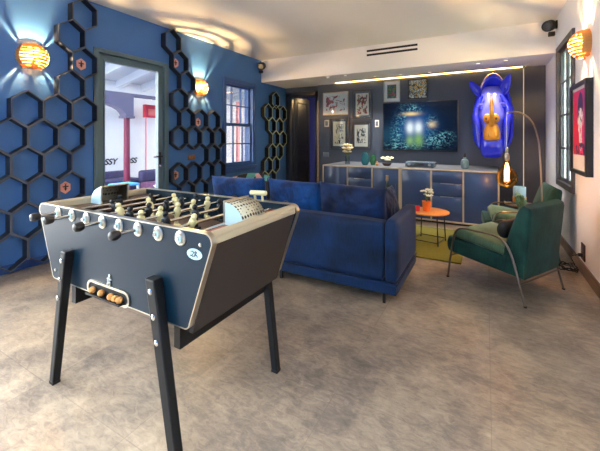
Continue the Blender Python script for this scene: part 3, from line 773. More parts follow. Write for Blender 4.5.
m = MB(); m.b2((-1.9, YB - .06, 1.15), (-.46, YB - .012, 2.15), .006); m.build('casing', 'black', t)
m = MB(); m.b2((-1.885, YB - .0625, 1.175), (-.475, YB - .059, 2.138)); m.build('screen', 'tv', t, 0)
m = MB(); m.b2((-1.5, YB - .014, 1.4), (-.9, YB - .002, 1.9)); m.build('wall_mount', 'black', t, 0)
# red poster in a black frame on the right wall
y0, y1, z0, z1 = 4.11, 4.80, 1.035, 1.985
t = thing('framed_poster', 'tall red and magenta portrait poster in a deep black frame on the white wall', 'picture', (XR, 4.45, 1.5))
m = MB(); m.frame('X', (y0, z0), (y1, z1), .04, XR - .06, XR); m.build('frame', 'black', t, 0, bevel=.002)
m = MB(); m.b2((XR - .035, y0 + .04, z0 + .04), (XR - .001, y1 - .04, z1 - .04)); m.build('mount', 'white_plastic', t, 0)
def poster():
    t_ = NT('poster_print'); g = t_.coord('Generated'); sp = t_.n('ShaderNodeSeparateXYZ'); t_.l(g, sp.inputs[0]); y, z = sp.outputs[1], sp.outputs[2]
    c = t_.mix(t_.math('GREATER_THAN', y, .45), lin((206, 36, 108)), lin((216, 34, 52)))
    def ell(y0, z0, a, b):
        return t_.math('LESS_THAN', t_.math('ADD', t_.math('POWER', t_.math('ABSOLUTE', t_.math('DIVIDE', t_.math('SUBTRACT', y, y0), a)), 2.), t_.math('POWER', t_.math('ABSOLUTE', t_.math('DIVIDE', t_.math('SUBTRACT', z, z0), b)), 2.)), 1.)
    c = t_.mix(ell(.42, .72, .2, .24), c, lin((30, 36, 46)))
    n = t_.noise(g, 9, 3)
    c = t_.mix(t_.math('MULTIPLY', ell(.42, .52, .22, .2), t_.math('GREATER_THAN', n, .46)), c, lin((232, 230, 232)))
    c = t_.mix(t_.math('MULTIPLY', ell(.4, .3, .12, .24), t_.math('GREATER_THAN', n, .42)), c, lin((224, 224, 230)))
    c = t_.mix(t_.math('MULTIPLY', ell(.4, .03, .5, .16), t_.math('GREATER_THAN', n, .5)), c, lin((40, 40, 60)))
    t_.principled(c, .4); return t_.m
m = MB(); m.b2((XR - .04, y0 + .075, z0 + .2), (XR - .034, y1 - .075, z1 - .075)); m.build('print', poster(), t, 0)

# ------------------------------------------------------------------ rhino head
def rhino():
    cx, t = .085, thing('rhino_head', 'blue wall-mounted rhino head with golden muzzle and horns', 'sculpture', (.085, YB, 1.7))
    n = 32
    def sring(y, xc, zc, hw, zt, zb, p=2.3, top=2., lift=0.):
        out = []
        for k in range(n):
            a = 2 * PI * k / n; c, s_ = math.cos(a), math.sin(a)
            ex = abs(c) ** (2 / p) * (1 if c >= 0 else -1)
            ez = abs(s_) ** (2 / (top if s_ > 0 else 3.4)) * (1 if s_ >= 0 else -1)
            w = hw * (1 - .2 * max(0, ez) ** 1.5)
            out.append((xc + w * ex, y, zc + (zt - zc if ez > 0 else zc - zb) * ez))
        return out
    # neck: a big collar leaving the wall, hollow rim in front
    m = MB()
    prof = [(YB - .001, .27, 2.5, 1.2), (6.98, .32, 2.58, 1.15), (6.82, .325, 2.57, 1.14), (6.7, .305, 2.52, 1.15), (6.665, .275, 2.47, 1.18), (6.70, .25, 2.42, 1.2), (6.80, .23, 2.36, 1.22)]
    m.rings([sring(y, .105, 1.75, hw, zt, zb) for y, hw, zt, zb in prof])
    m.build('neck', 'rhino', t, 60)
    # head: skull and jaw tapering down to the muzzle, rings stacked in z
    def hring(z, hw, yf, yb, p=2.6, xc=cx):
        out = []
        for k in range(n):
            a = 2 * PI * k / n; c, s_ = math.cos(a), math.sin(a)
            ex = abs(c) ** (2 / p) * (1 if c >= 0 else -1); ey = abs(s_) ** (2 / p) * (1 if s_ >= 0 else -1)
            ym = (yf + yb) / 2
            out.append((xc + hw * ex, ym - (ym - yf) * ey, z))
        return out
    m = MB()
    m.rings([hring(z, hw, yf, yb) for z, hw, yf, yb in [(2.33, .05, 6.74, 6.86), (2.31, .12, 6.66, 6.88), (2.24, .15, 6.58, 6.88), (2.17, .165, 6.53, 6.88), (2.10, .15, 6.50, 6.88), (2.02, .155, 6.46, 6.88),
                                                        (1.92, .19, 6.42, 6.88), (1.82, .215, 6.39, 6.88), (1.75, .205, 6.37, 6.88), (1.70, .17, 6.36, 6.86), (1.62, .155, 6.36, 6.86), (1.5, .155, 6.355, 6.86), (1.4, .165, 6.36, 6.86)]])
    m.build('face', 'rhino_lit', t, 60)
    m = MB()
    m.rings([hring(z, hw, yf, yb, 3.2) for z, hw, yf, yb in [(1.56, .15, 6.42, 6.84), (1.42, .172, 6.36, 6.84), (1.36, .18, 6.34, 6.84), (1.26, .178, 6.34, 6.84), (1.16, .168, 6.37, 6.84), (1.10, .14, 6.42, 6.8), (1.075, .09, 6.5, 6.74)]])
    m.build('jaw', 'rhino', t, 60)
    # cheek folds
    for sg in (-1, 1):
        m = MB(); m.tube(curve_pts([(cx + sg * .13, 6.48, 2.14), (cx + sg * .2, 6.5, 2.0), (cx + sg * .24, 6.5, 1.8), (cx + sg * .215, 6.46, 1.66), (cx + sg * .2, 6.44, 1.45), (cx + sg * .19, 6.42, 1.27)]), [.02 + .035 * math.sin(PI * min(1, k / 40)) for k in range(41)], 14)
        m.build('cheek', 'rhino', t, 80)
        m = MB(); m.ball((cx + sg * .175, 6.45, 1.93), .026, 12, 8); m.build('eye', 'rhino', t)
        m = MB(); m.tube(curve_pts([(cx + sg * .13, 6.45, 1.98), (cx + sg * .17, 6.43, 1.985), (cx + sg * .2, 6.46, 1.95)]), .016, 10); m.build('eyelid', 'rhino_lit', t)
    # ears: cupped leaves
    def ear(b, tip, wid, nrm):
        b, tip, nrm = Vector(b), Vector(tip), Vector(nrm).normalized(); ax = (tip - b); L = ax.length; ax.normalize(); sd = ax.cross(nrm).normalized()
        m = MB()
        def fn(u, v):
            w = wid * (math.sin(PI * min(1, .12 + .88 * v)) ** .75 + .25 * (1 - v)) ; a = (u - .5) * PI * 1.1
            return b + ax * (L * v) + sd * (w * math.sin(a)) + nrm * (-w * .75 * math.cos(a) + .1 * v * v * L)
        m.sphere_patch(fn, 14, 16)
        return m
    e = ear((cx - .15, 6.66, 2.16), (cx - .35, 6.6, 2.41), .06, (.45, -.8, .1)); e.build('ear', 'rhino', t, 80, solid=.018)
    e = ear((cx + .15, 6.66, 2.15), (cx + .275, 6.6, 2.48), .06, (-.35, -.85, .1)); e.build('ear', 'rhino', t, 80, solid=.018)
    # gold: muzzle, nostril lobes and two horns
    m = MB(); m.rings([hring(z, hw, yf, yb, 2.8) for z, hw, yf, yb in [(1.67, .06, 6.34, 6.6), (1.64, .09, 6.315, 6.6), (1.56, .115, 6.295, 6.6), (1.47, .13, 6.285, 6.6), (1.4, .128, 6.29, 6.6), (1.375, .1, 6.31, 6.6)]]); m.build('muzzle', 'gold', t, 60)
    for sg in (-1, 1):
        m = MB(); m.ball((cx - .01 + sg * .056, 6.365, 1.74), .064, 18, 12, (1, .75, 1.25)); lobe = m.build('nostril_lobe', 'gold', t, 80)
        m = MB(); m.ball((cx - .01 + sg * .07, 6.325, 1.735), .02, 12, 8, (.8, .5, 1.3)); m.build('nostril', 'deck', lobe)
        m = MB(); m.ball((cx + sg * .06, 6.287, 1.47), .026, 12, 8, (.7, .5, 1.5)); m.build('muzzle_fold', 'gold', t)
    m = MB(); m.tube(curve_pts([(cx, 6.34, 1.62), (cx, 6.26, 1.72), (cx - .004, 6.2, 1.86), (cx - .01, 6.22, 2.0), (cx - .012, 6.27, 2.1)]), [.042 * (1 - k / 33) ** .8 + .002 for k in range(33)], 14); m.build('horn', 'gold', t, 80)
    m = MB(); m.tube(curve_pts([(cx, 6.47, 1.96), (cx, 6.4, 2.04), (cx, 6.37, 2.13)]), [.04 * (1 - k / 17) + .002 for k in range(17)], 12); m.build('horn', 'gold', t, 80)
rhino()

# ------------------------------------------------------------------ long media console (two cabinets side by side)
def cabinet(x0, x1, divs, drawers, label):
    t = thing('console_cabinet', label, 'cabinet', ((x0 + x1) / 2, 6.4, 0), group='media console cabinets')
    zb, zt, yf, yb = .045, .9, 5.9, YB - .004
    m = MB(); m.b2((x0, yf + .012, zt - .022), (x1, yb, zt), .002); m.build('top_board', 'console_top', t)
    m = MB(); m.b2((x0, yf, zt - .022), (x1, yf + .0115, zt), .002); m.build('edge_strip', 'console_edge', t)
    m = MB(); m.b2((x0 + .02, yf + .03, zb + .02), (x1 - .02, yb, zt - .022)); m.build('carcass', 'console', t, 0)
    m = MB(); m.b2((x0, yf, zb), (x1, yb, zb + .022), .003); m.build('bottom_board', 'console_edge', t)
    xs = [x0] + divs + [x1]
    for i, x in enumerate(xs):
        w = .022; lo = x if i == 0 else (x - w if i == len(xs) - 1 else x - w / 2)
        m = MB(); m.b2((lo, yf, zb + .022), (lo + w, yb if i in (0, len(xs) - 1) else yf + .1, zt - .022)); m.build('upright', 'console_edge', t, 0)
    m = MB(); m.b2((x0 + .05, yf + .08, .0), (x1 - .05, yb - .05, zb)); m.build('plinth', 'blackmat', t, 0)
    for i in range(len(xs) - 1):
        a, b = xs[i] + .016 + (.008 if i == 0 else 0), xs[i + 1] - .016 - (.008 if i == len(xs) - 2 else 0)
        if i in drawers:
            zs = [zb + .028, .465, .68, zt - .028]
            for k in range(3):
                m = MB(); m.b2((a, yf + .006, zs[k] + .004), (b, yf + .03, zs[k + 1] - .004), .002); dr = m.build('drawer', 'console', t)
                if k < 2:
                    m = MB(); m.b2(((a + b) / 2 - .1, yf + .0, zs[k + 1] - .014), ((a + b) / 2 + .1, yf + .01, zs[k + 1] - .006), .001); m.build('handle', 'steel', dr)
        else:
            m = MB(); m.b2((a, yf + .006, zb + .028), (b, yf + .03, zt - .028), .002); dr = m.build('door', 'console', t)
            m = MB(); m.b2((b - .06, yf - .004, .5), (b - .05, yf + .008, .62), .001); m.build('handle', 'console', dr)
cabinet(-2.78, -1.305, [-2.27, -1.8], [1], 'left console cabinet, its middle section of drawers, under the framed sketches')
cabinet(-1.295, .18, [-.795, -.315], [1], 'right console cabinet, its middle section of drawers, under the television')

# things on the console
CT = .9
def flowers(t, c, n, spread, hgt, mat, size, stems=True):
    for k in range(n):
        a = rnd.uniform(0, 2 * PI); r = spread * math.sqrt(rnd.random()); p = (c[0] + r * math.cos(a), c[1] + r * math.sin(a), c[2] + hgt * rnd.uniform(.55, 1.))
        if stems:
            m = MB(); m.tube(curve_pts([c, ((c[0] * 2 + p[0]) / 3, (c[1] * 2 + p[1]) / 3, c[2] + (p[2] - c[2]) * .6), p], 4), .003, 5); st = m.build('stem', 'stemgreen', t)
        m = MB(); s = size * rnd.uniform(.8, 1.2)
        for q in range(5):
            b = 2 * PI * q / 5 + a; m.ball((p[0] + s * .6 * math.cos(b), p[1] + s * .6 * math.sin(b), p[2]), s * .55, 8, 6, (1, 1, .7))
        m.ball((p[0], p[1], p[2] + s * .25), s * .4, 8, 6)
        m.build('blossom', mat, t, 180)
t = thing('flower_vase', 'clear vase of pale dried orchids near the left end of the console', 'vase', (-2.4, 6.25, CT))
m = MB(); m.lathe([(.04, CT), (.045, CT + .02), (.042, CT + .14), (.048, CT + .155), (.042, CT + .155), (.037, CT + .14), (.038, CT + .02)], (-2.4, 6.25, 0)); m.build('vase', 'clear_glass', t)
flowers(t, (-2.4, 6.25, CT + .05), 20, .085, .34, 'orchid', .038)
def lv(name, label, prof, x, y, z, mat, cat='vase', group=None):
    t = thing(name, label, cat, (x, y, z), group=group)
    m = MB(); inner = [(max(.004, r - .004), h) for r, h in reversed(prof)]
    m.lathe([(r, z + h) for r, h in prof] + [(r, z + h + (.003 if i == len(inner) - 1 else 0)) for i, (r, h) in enumerate(inner)], (x, y, 0), 28); m.build('vessel', mat, t, 50); return t
lv('glass_vase', 'teal glass vase on the console, left of the green one', [(.045, 0), (.07, .04), (.075, .1), (.062, .18), (.05, .24)], -2.03, 6.22, CT, 'teal_glass', group='coloured glass vases')
lv('glass_vase', 'green glass vase on the console touching distance from the teal one', [(.04, 0), (.055, .05), (.058, .1), (.048, .16), (.042, .2)], -1.9, 6.3, CT, 'green_glass', group='coloured glass vases')
t = thing('flower_bowl', 'small bowl of dried cream flowers on the console below the television corner', 'bowl', (-1.62, 6.25, CT))
m = MB(); m.lathe([(.05, CT), (.08, CT + .03), (.09, CT + .05), (.084, CT + .05), (.05, CT + .01)], (-1.62, 6.25, 0)); m.build('bowl', 'deck', t)
flowers(t, (-1.62, 6.25, CT + .03), 16, .09, .13, 'whiteflower', .034, False)
t = thing('small_figurine', 'tiny brown ornament between the green vase and the flower bowl', 'ornament', (-1.79, 6.2, CT))
m = MB(); m.lathe([(.025, CT), (.03, CT + .03), (.014, CT + .05), (.018, CT + .07), (.004, CT + .085)], (-1.79, 6.2, 0)); m.build('body', 'cork', t)
t = thing('audio_receiver', 'low silver audio receiver with a glassy front under the television', 'receiver', (-1.02, 6.25, CT))
m = MB(); m.b2((-1.26, 6.12, CT + .012), (-.77, 6.4, CT + .095), .004); m.build('case', 'receiver', t)
m = MB(); m.b2((-1.25, 6.112, CT + .02), (-.78, 6.122, CT + .088), .002); m.build('front', 'clear_glass', t)
for k in range(2):
    x = -1.19 + k * .34; m = MB(); m.cyl((x, 6.112, CT + .054), (x, 6.095, CT + .054), .022, None, 20); m.build('dial', 'steel', t)
m = MB(); m.b2((-1.1, 6.108, CT + .035), (-.94, 6.113, CT + .07)); m.build('display', 'print_black', t, 0)
for x in (-1.22, -.81):
    m = MB(); m.cyl((x, 6.2, CT), (x, 6.2, CT + .014), .018); m.build('foot', 'black', t)
t = thing('ornamental_bottle', 'dark ribbed stoppered bottle on the console left of the rhino head', 'bottle', (-.31, 6.25, CT))
m = MB(); m.lathe([(.045, CT), (.06, CT + .02), (.062, CT + .11), (.05, CT + .15), (.022, CT + .17), (.02, CT + .19), (.028, CT + .195)], (-.31, 6.25, 0), 18); m.build('body', 'door_grey', t)
m = MB(); m.lathe([(.016, CT + .193), (.026, CT + .215), (.012, CT + .235), (.02, CT + .25), (.003, CT + .275)], (-.31, 6.25, 0), 16); m.build('stopper', 'blackmat', t)

# ------------------------------------------------------------------ rug, tables
m = MB(); m.b2((-3.1, 4.12, .0), (-.24, 5.58, .018), .006); tag(m.build('area_rug', 'rug'), 'olive green shaggy rug in front of the blue sofa', 'rug')
# amber table
tx, ty, tz = -.67, 4.78, .435
t = thing('side_table', 'round amber side table on thin black legs beside the sofa arm', 'table', (tx, ty, .019))
m = MB(); m.lathe([(.247, tz - .022), (.255, tz - .016), (.255, tz - .004), (.249, tz)], (tx, ty, 0), 48); m.build('table_top', 'amber_wood', t)
for k in range(4):
    a = R(35 + 90 * k); m = MB(); m.tube([(tx + .21 * math.cos(a), ty + .21 * math.sin(a), tz - .02), (tx + .235 * math.cos(a), ty + .235 * math.sin(a), .023)], .008, 8); m.build('leg', 'black', t)
m = MB()
for k in range(4):
    a, b = R(35 + 90 * k), R(125 + 90 * k); m.tube([(tx + .23 * math.cos(a), ty + .23 * math.sin(a), .06), (tx + .23 * math.cos(b), ty + .23 * math.sin(b), .06)], .006, 6)
m.build('stretcher', 'black', t)
t = thing('flower_cup', 'orange striped cup of white blossoms on the amber table', 'flower cup', (tx - .03, ty - .02, tz))
m = MB(); m.lathe([(.045, tz), (.058, tz + .13), (.053, tz + .13), (.04, tz + .01)], (tx - .03, ty - .02, 0), 20); m.build('cup', 'redcup', t)
flowers(t, (tx - .03, ty - .02, tz + .1), 18, .085, .2, 'whiteflower', .025)
t = thing('tealight_cup', 'small red cup beside the flower cup on the amber table', 'cup', (tx - .13, ty - .1, tz))
m = MB(); m.lathe([(.026, tz), (.032, tz + .07), (.029, tz + .07), (.024, tz + .01)], (tx - .13, ty - .1, 0), 18); m.build('cup', 'red', t)
# coffee table in front of the sofa (behind it, seen from here) and the bottle standing on it
qx, qy, qz = -1.45, 4.7, .4
t = thing('coffee_table', 'round dark coffee table in front of the sofa, hidden behind its back', 'table', (qx, qy, .019))
m = MB(); m.lathe([(.4, qz - .025), (.41, qz - .018), (.41, qz - .004), (.402, qz)], (qx, qy, 0), 48); m.build('table_top', 'deck', t)
for k in range(3):
    a = R(90 + 120 * k); m = MB(); m.tube([(qx + .3 * math.cos(a), qy + .3 * math.sin(a), qz - .02), (qx + .34 * math.cos(a), qy + .34 * math.sin(a), .025)], .011, 8); m.build('leg', 'black', t)
bx, by = -1.235, 4.78
t = thing('wine_bottle', 'dark bottle showing above the sofa cushions', 'bottle', (bx, by, qz))
m = MB(); m.lathe([(.03, qz), (.042, qz + .01), (.043, qz + .27), (.036, qz + .31), (.018, qz + .36), (.0155, qz + .455), (.019, qz + .46), (.019, qz + .475), (.013, qz + .478)], (bx, by, 0), 24); m.build('bottle', 'bottle_glass', t)
m = MB(); m.lathe([(.0195, qz + .4), (.0205, qz + .46), (.0205, qz + .48), (.002, qz + .482)], (bx, by, 0), 20); m.build('capsule', 'brass', t)
m = MB(); m.lathe([(.0437, qz + .1), (.0437, qz + .22)], (bx, by, 0), 24, cap=False); m.build('bottle_label', 'whiteflower', t)

# ------------------------------------------------------------------ sofa
def softbox(lo, hi, p=.06, n=10, puff=0., seed=0, mat=0):
    """rounded upholstery block, finely divided, gently domed"""
    b = MB(); lo, hi = Vector(lo), Vector(hi); c = (lo + hi) / 2; h = (hi - lo) / 2
    bmesh.ops.create_cube(b.bm, size=2.)
    bmesh.ops.subdivide_edges(b.bm, edges=b.bm.edges[:], cuts=n, use_grid_fill=True)
    for v in b.bm.verts:
        q = Vector((v.co.x * h.x, v.co.y * h.y, v.co.z * h.z))
        inn = Vector([max(-(h[i] - min(p, h[i] * .98)), min(h[i] - min(p, h[i] * .98), q[i])) for i in range(3)])
        d = q - inn
        if d.length > 1e-6: q = inn + d.normalized() * min(p, min(h) * .98)
        if puff:
            x, y, z = (abs(v.co[i]) for i in range(3))
            if z > .99: q.z += math.copysign(puff * (1 - x ** 3) * (1 - y ** 3), v.co.z)
            if y > .99: q.y += math.copysign(puff * .6 * (1 - x ** 3) * (1 - z ** 3), v.co.y)
            if x > .99: q.x += math.copysign(puff * .6 * (1 - y ** 3) * (1 - z ** 3), v.co.x)
        v.co = q + c
    return b
SX0, SX1, SY0, SY1 = -3.06, -.64, 2.79, 3.72
t = thing('sofa', 'deep blue velvet sofa standing with its back to the football table', 'sofa', ((SX0 + SX1) / 2, 3.2, 0))
softbox((SX0 + .13, SY0, .19), (SX1 - .118, SY0 + .17, .70), .035).build('backrest', 'sofa', t, 80)
softbox((SX0, SY0 + .002, .19), (SX0 + .125, SY1, .715), .045).build('armrest', 'sofa', t, 80)
softbox((SX1 - .115, SY0 + .002, .19), (SX1, SY1, .715), .045).build('armrest', 'sofa', t, 80)
softbox((SX0 + .006, SY0 + .006, .09), (SX1 - .004, SY1 - .01, .187), .02).build('base', 'sofa', t, 80)
for k in range(3):
    w = (SX1 - SX0 - .25) / 3; a = SX0 + .127 + k * w
    softbox((a, SY0 + .18, .19), (a + w - .006, SY1 + .02, .42), .05, 10, .012).build('seat_cushion', 'sofa', t, 80)
m = MB(); m.tube([(SX0 + .01, SY0 + .004, .188), (SX1 - .012, SY0 + .004, .188), (SX1 - .004, SY0 + .012, .188), (SX1 - .004, SY1 - .02, .188)], .006, 8); m.build('piping', 'cushion_dark', t)
for (x, y) in ((SX0 + .1, SY0 + .06), (SX1 - .12, SY0 + .06), (SX0 + .1, SY1 - .1), (SX1 - .1, SY1 - .1), (-1.8, SY0 + .06)):
    m = MB(); m.b2((x - .012, y - .012, 0), (x + .012, y + .012, .1)); m.build('leg', 'black', t, 0)

def pillow(w, h, th, seed, pinch=.12, wr=.017):
    """scatter cushion standing in the local x/z plane"""
    m = MB(); N = 40
    def side(sg):
        def fn(u, v):
            a, b = u * 2 - 1, v * 2 - 1
            k = (1 - a ** 4) * (1 - b ** 4)
            px = a * w / 2 * (1 - pinch * (1 - a * a) * 0 - pinch * (b * b) * (1 - abs(a)) * .0 - .045 * (1 - b * b) * 0) ; pz = b * h / 2
            px *= 1 - .05 * (1 - abs(b)) ** .0 * (1 - b * b) * (abs(a) ** 6); pz *= 1 - .07 * (1 - a * a) * (abs(b) ** 6)
            d = th / 2 * max(0, k) ** .55
            nz = noise.noise(Vector((a * 2.3 + seed, b * 2.3, sg * 3 + seed))) + .6 * noise.noise(Vector((a * 5 + seed, b * 5, seed))) + .35 * noise.noise(Vector((a * 9 + b * 6, b * 12 + seed, seed)))
            d += wr * nz * min(1, k * 4)
            return Vector((px, sg * d, pz))
        m.sphere_patch(fn, N, N)
    side(1); side(-1)
    return m
def cushion(x, y, z, w, h, th, lean, rz, mat, label, group, seed, tw=0., name='throw_cushion'):
    o = pillow(w, h, th, seed).build(name, mat, None, 180)
    o.matrix_world = Matrix.Translation((x, y, z + h / 2)) @ Matrix.Rotation(rz, 4, 'Z') @ Matrix.Rotation(lean, 4, 'X') @ Matrix.Rotation(tw, 4, 'Y')
    tag(o, label, 'cushion', group); return o
G = 'velvet back cushions on the sofa'
cushion(-2.52, 3.075, .455, .785, .515, .19, R(11), 0, 'cushion', 'bright blue velvet cushion at the left end of the sofa back', G, 1.2, R(-1))
cushion(-1.785, 3.105, .455, .64, .515, .19, R(11), R(1), 'cushion', 'bright blue velvet cushion second from the left on the sofa', G, 5.7, R(1))
cushion(-1.128, 3.075, .455, .69, .515, .2, R(10), R(-2), 'cushion_dark', 'creased navy velvet cushion at the right of the sofa back', G, 9.1, R(1.5))
cushion(-.885, 3.44, .455, .48, .45, .15, R(-9), R(86), 'cushion_dark', 'smaller navy velvet cushion leaning on the right sofa arm', G, 14.4, R(2))
# patterned armchair back behind the left cushion
t = thing('accent_chair', 'dark patterned tub chair behind the left end of the sofa', 'armchair', (-3.55, 4.6, 0), R(15), local=True)
m = MB()
def tub(u, v):
    a = PI * (u * 1.1 - .05); rr = .34 * (1 + .05 * v); hz = .4 + v * (.27 + .12 * math.sin(PI * u))
    return Vector((rr * math.cos(a), rr * math.sin(a) * .9 - .05, hz))
m.sphere_patch(tub, 24, 8)
def pat():
    q = NT('patterned_fabric'); v = q.coord(); vo = q.n('ShaderNodeTexVoronoi'); vo.inputs['Scale'].default_value = 6; q.l(v, vo.inputs['Vector'])
    sp = q.n('ShaderNodeSeparateColor'); q.l(vo.outputs['Color'], sp.inputs[0])
    c = q.ramp(sp.outputs[0], [(.0, lin((24, 26, 36))), (.45, lin((190, 150, 150))), (.62, lin((80, 150, 150))), (.8, lin((28, 30, 40)))])
    for nd in q.t.nodes:
        if nd.type == 'VALTORGB': nd.color_ramp.interpolation = 'CONSTANT'
    q.principled(c, .8); return q.m
m.build('backrest', pat(), t, 60, solid=.06)
softbox((-.3, -.3, .26), (.3, .22, .43), .06).build('seat', 'blackmat', t, 80)
for sx in (-.24, .24):
    for sy in (-.24, .2):
        m = MB(); m.cyl((sx, sy, 0), (sx * .9, sy * .9, .27), .016, .02, 12); m.build('leg', 'black', t)

# ------------------------------------------------------------------ green armchairs
def armchair(name, label, loc, rz, cush):
    """local +Y is the way the chair faces, origin on the floor"""
    t = thing(name, label, 'armchair', loc, rz, 'green velvet armchairs', local=True)
    hw = .315
    # seat shell: sloping block from front edge to the rear
    def slab(prof_top, prof_bot, w0, w1, p, mat, nm, crown=0.):
        m = MB(); ns = 18; rings = []
        nn = len(prof_top)
        for i in range(nn):
            T, B = Vector((0, *prof_top[i])), Vector((0, *prof_bot[i])); w = w0 + (w1 - w0) * i / (nn - 1)
            hgt = (T - B).length; d = (T - B).normalized(); pp = min(p, hgt * .45)
            e = min(i, nn - 1 - i); sc = (1, 1)[0]
            ring = []
            for (sx, sz) in ((-1, -1), (1, -1), (1, 1), (-1, 1)):
                for q in range(5):
                    a0 = {(-1, -1): PI, (1, -1): 1.5 * PI, (1, 1): 0, (-1, 1): .5 * PI}[(sx, sz)]
                    a = a0 + PI / 2 * q / 4
                    x = sx * (w - pp) + pp * math.cos(a); s_ = (hgt / 2 - pp) * sz + pp * math.sin(a)
                    ring.append((T + B) / 2 + d * (s_ + (crown * (1 - (x / w) ** 2) if sz > 0 else 0)) + Vector((x, 0, 0)))
            rings.append(ring)
        m.rings(rings); return m.build(nm, mat, t, 50, bevel=0)
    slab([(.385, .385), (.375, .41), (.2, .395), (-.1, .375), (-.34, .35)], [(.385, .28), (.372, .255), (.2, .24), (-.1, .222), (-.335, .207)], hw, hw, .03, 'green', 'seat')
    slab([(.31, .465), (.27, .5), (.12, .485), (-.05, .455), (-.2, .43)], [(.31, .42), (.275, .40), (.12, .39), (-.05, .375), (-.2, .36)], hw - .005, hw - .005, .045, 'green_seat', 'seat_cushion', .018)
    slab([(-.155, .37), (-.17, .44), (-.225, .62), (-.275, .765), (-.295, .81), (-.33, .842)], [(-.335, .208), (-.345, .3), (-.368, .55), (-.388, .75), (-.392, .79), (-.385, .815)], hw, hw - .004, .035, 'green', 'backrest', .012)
    for sg in (-1, 1):
        x = sg * .338
        m = MB(); m.tube(curve_pts([(x, .363, .0), (x, .335, .2), (x, .30, .40), (x, .27, .485), (x, .205, .525), (x, .05, .535), (x, -.1, .535), (x, -.18, .51), (x, -.235, .44), (x, -.285, .30), (x, -.363, .0)], 6), .0095, 10); m.build('arm_frame', 'tube', t)
        for yy in (.363, -.363):
            m = MB(); m.cyl((x, yy, 0), (x, yy, .012), .014, None, 12); m.build('foot_cap', 'black', t)
    m = MB(); m.tube([(-.338, .325, .235), (.338, .325, .235)], .009, 8); m.tube([(-.338, -.318, .17), (.338, -.318, .17)], .009, 8); m.build('crossbar', 'tube', t)
    return t
armchair('armchair', 'green velvet armchair in front, seen from its back, nearest the camera', (.147, 3.807, 0), R(59.1), None)
armchair('armchair', 'green velvet armchair further back, half hidden behind the nearer one', (.35, 5.02, 0), R(94), None)
def cyl_cushion(loc, rz, L, r, mat, label, lean=0):
    m = MB(); m.lathe([(.02, -L / 2), (r * .8, -L / 2 + .01), (r, -L / 2 + .05), (r * 1.02, 0), (r, L / 2 - .05), (r * .8, L / 2 - .01), (.02, L / 2)], (0, 0, 0), 24, 'X')
    o = m.build('lumbar_cushion', mat, None, 60); o.matrix_world = Matrix.Translation(loc) @ Matrix.Rotation(rz, 4, 'Z') @ Matrix.Rotation(lean, 4, 'X') @ Matrix.Diagonal((1, .75, 1.15, 1)); tag(o, label, 'cushion', 'armchair cushions')
a = R(59.1)
def loc_near(x, y, z): return (.147 + x * math.cos(a) - y * math.sin(a), 3.807 + x * math.sin(a) + y * math.cos(a), z)
cyl_cushion(loc_near(0, -.1, .565), a, .44, .07, 'blackmat', 'black lumbar cushion on the seat of the nearer green armchair')
cushion(.40, 5.16, .45, .30, .25, .09, R(-16), R(94), 'green_pale', 'pale green cushion leaning in the further green armchair', 'armchair cushions', 21.)

# small table with the glass vase in the corner
sx, sy, sz = .44, 5.72, .47
t = thing('corner_table', 'small round brass table in the corner behind the further armchair', 'table', (sx, sy, 0))
m = MB(); m.lathe([(.2, sz - .015), (.205, sz - .01), (.205, sz - .003), (.2, sz)], (sx, sy, 0), 36); m.build('table_top', 'brass', t)
m = MB(); m.cyl((sx, sy, .02), (sx, sy, sz - .012), .014); m.build('stem', 'brass', t)
m = MB(); m.lathe([(.14, 0), (.14, .012), (.03, .022)], (sx, sy, 0), 30); m.build('base', 'brass', t)
jar = lv('decorative_jar', 'square-shouldered pale blue and gold jar on the corner table', [(.075, 0), (.08, .02), (.08, .24), (.078, .25)], .42, 5.7, sz, 'jar_glaze', 'jar')
m = MB(); m.lathe([(.0815, sz + .02), (.0825, sz + .03), (.0825, sz + .1), (.0815, sz + .11)], (.42, 5.7, 0), 28, cap=False); m.build('gold_band', 'gold', jar)
lv('glass_dish', 'low blue glass dish on the corner table left of the jar', [(.03, 0), (.055, .02), (.06, .04)], .285, 5.68, sz, 'blue_glass', 'dish')

# ------------------------------------------------------------------ arc lamp
lx, ly = .55, 4.6
t = thing('arc_lamp', 'tall arc floor lamp with one big amber bulb hanging behind the armchairs', 'floor lamp', (lx, ly, 0))
m = MB(); m.lathe([(.125, 0), (.125, .018), (.02, .03)], (lx, ly, 0), 36); m.build('base', 'lampmetal', t)
m = MB(); m.tube(curve_pts([(lx, ly, .02), (lx - .002, ly, .8), (lx - .018, ly - .005, 1.2), (lx - .04, ly - .012, 1.42), (lx - .1, ly - .05, 1.6), (lx - .2, ly - .11, 1.69), (lx - .3, ly - .17, 1.705), (lx - .345, ly - .195, 1.69)], 8), .0085, 10); m.build('arc_pole', 'lampmetal', t)
hx, hy = lx - .345, ly - .195
m = MB(); m.tube([(hx, hy, 1.69), (hx, hy, 1.3)], .0035, 6); m.build('cord', 'lampmetal', t)
m = MB(); m.lathe([(.006, 1.31), (.014, 1.3), (.016, 1.26), (.01, 1.245), (.02, 1.235), (.026, 1.2), (.026, 1.165), (.02, 1.155)], (hx, hy, 0), 20); m.build('socket', 'lampmetal', t)
m = MB(); m.lathe([(.02, 1.165), (.022, 1.14), (.045, 1.09), (.085, 1.04), (.108, .98), (.1, .92), (.07, .875), (.03, .856), (.002, .853)], (hx, hy, 0), 32); b = m.build('bulb', 'amber_glass', t, 80)
m = MB()
for k in range(7):
    aa = 2 * PI * k / 7; m.tube([(hx + .006 * math.cos(aa), hy + .006 * math.sin(aa), 1.13), (hx + .022 * math.cos(aa), hy + .022 * math.sin(aa), 1.05), (hx + .016 * math.cos(aa + .5), hy + .016 * math.sin(aa + .5), .93)], .0028, 5)
m.build('filament', 'filament', b)
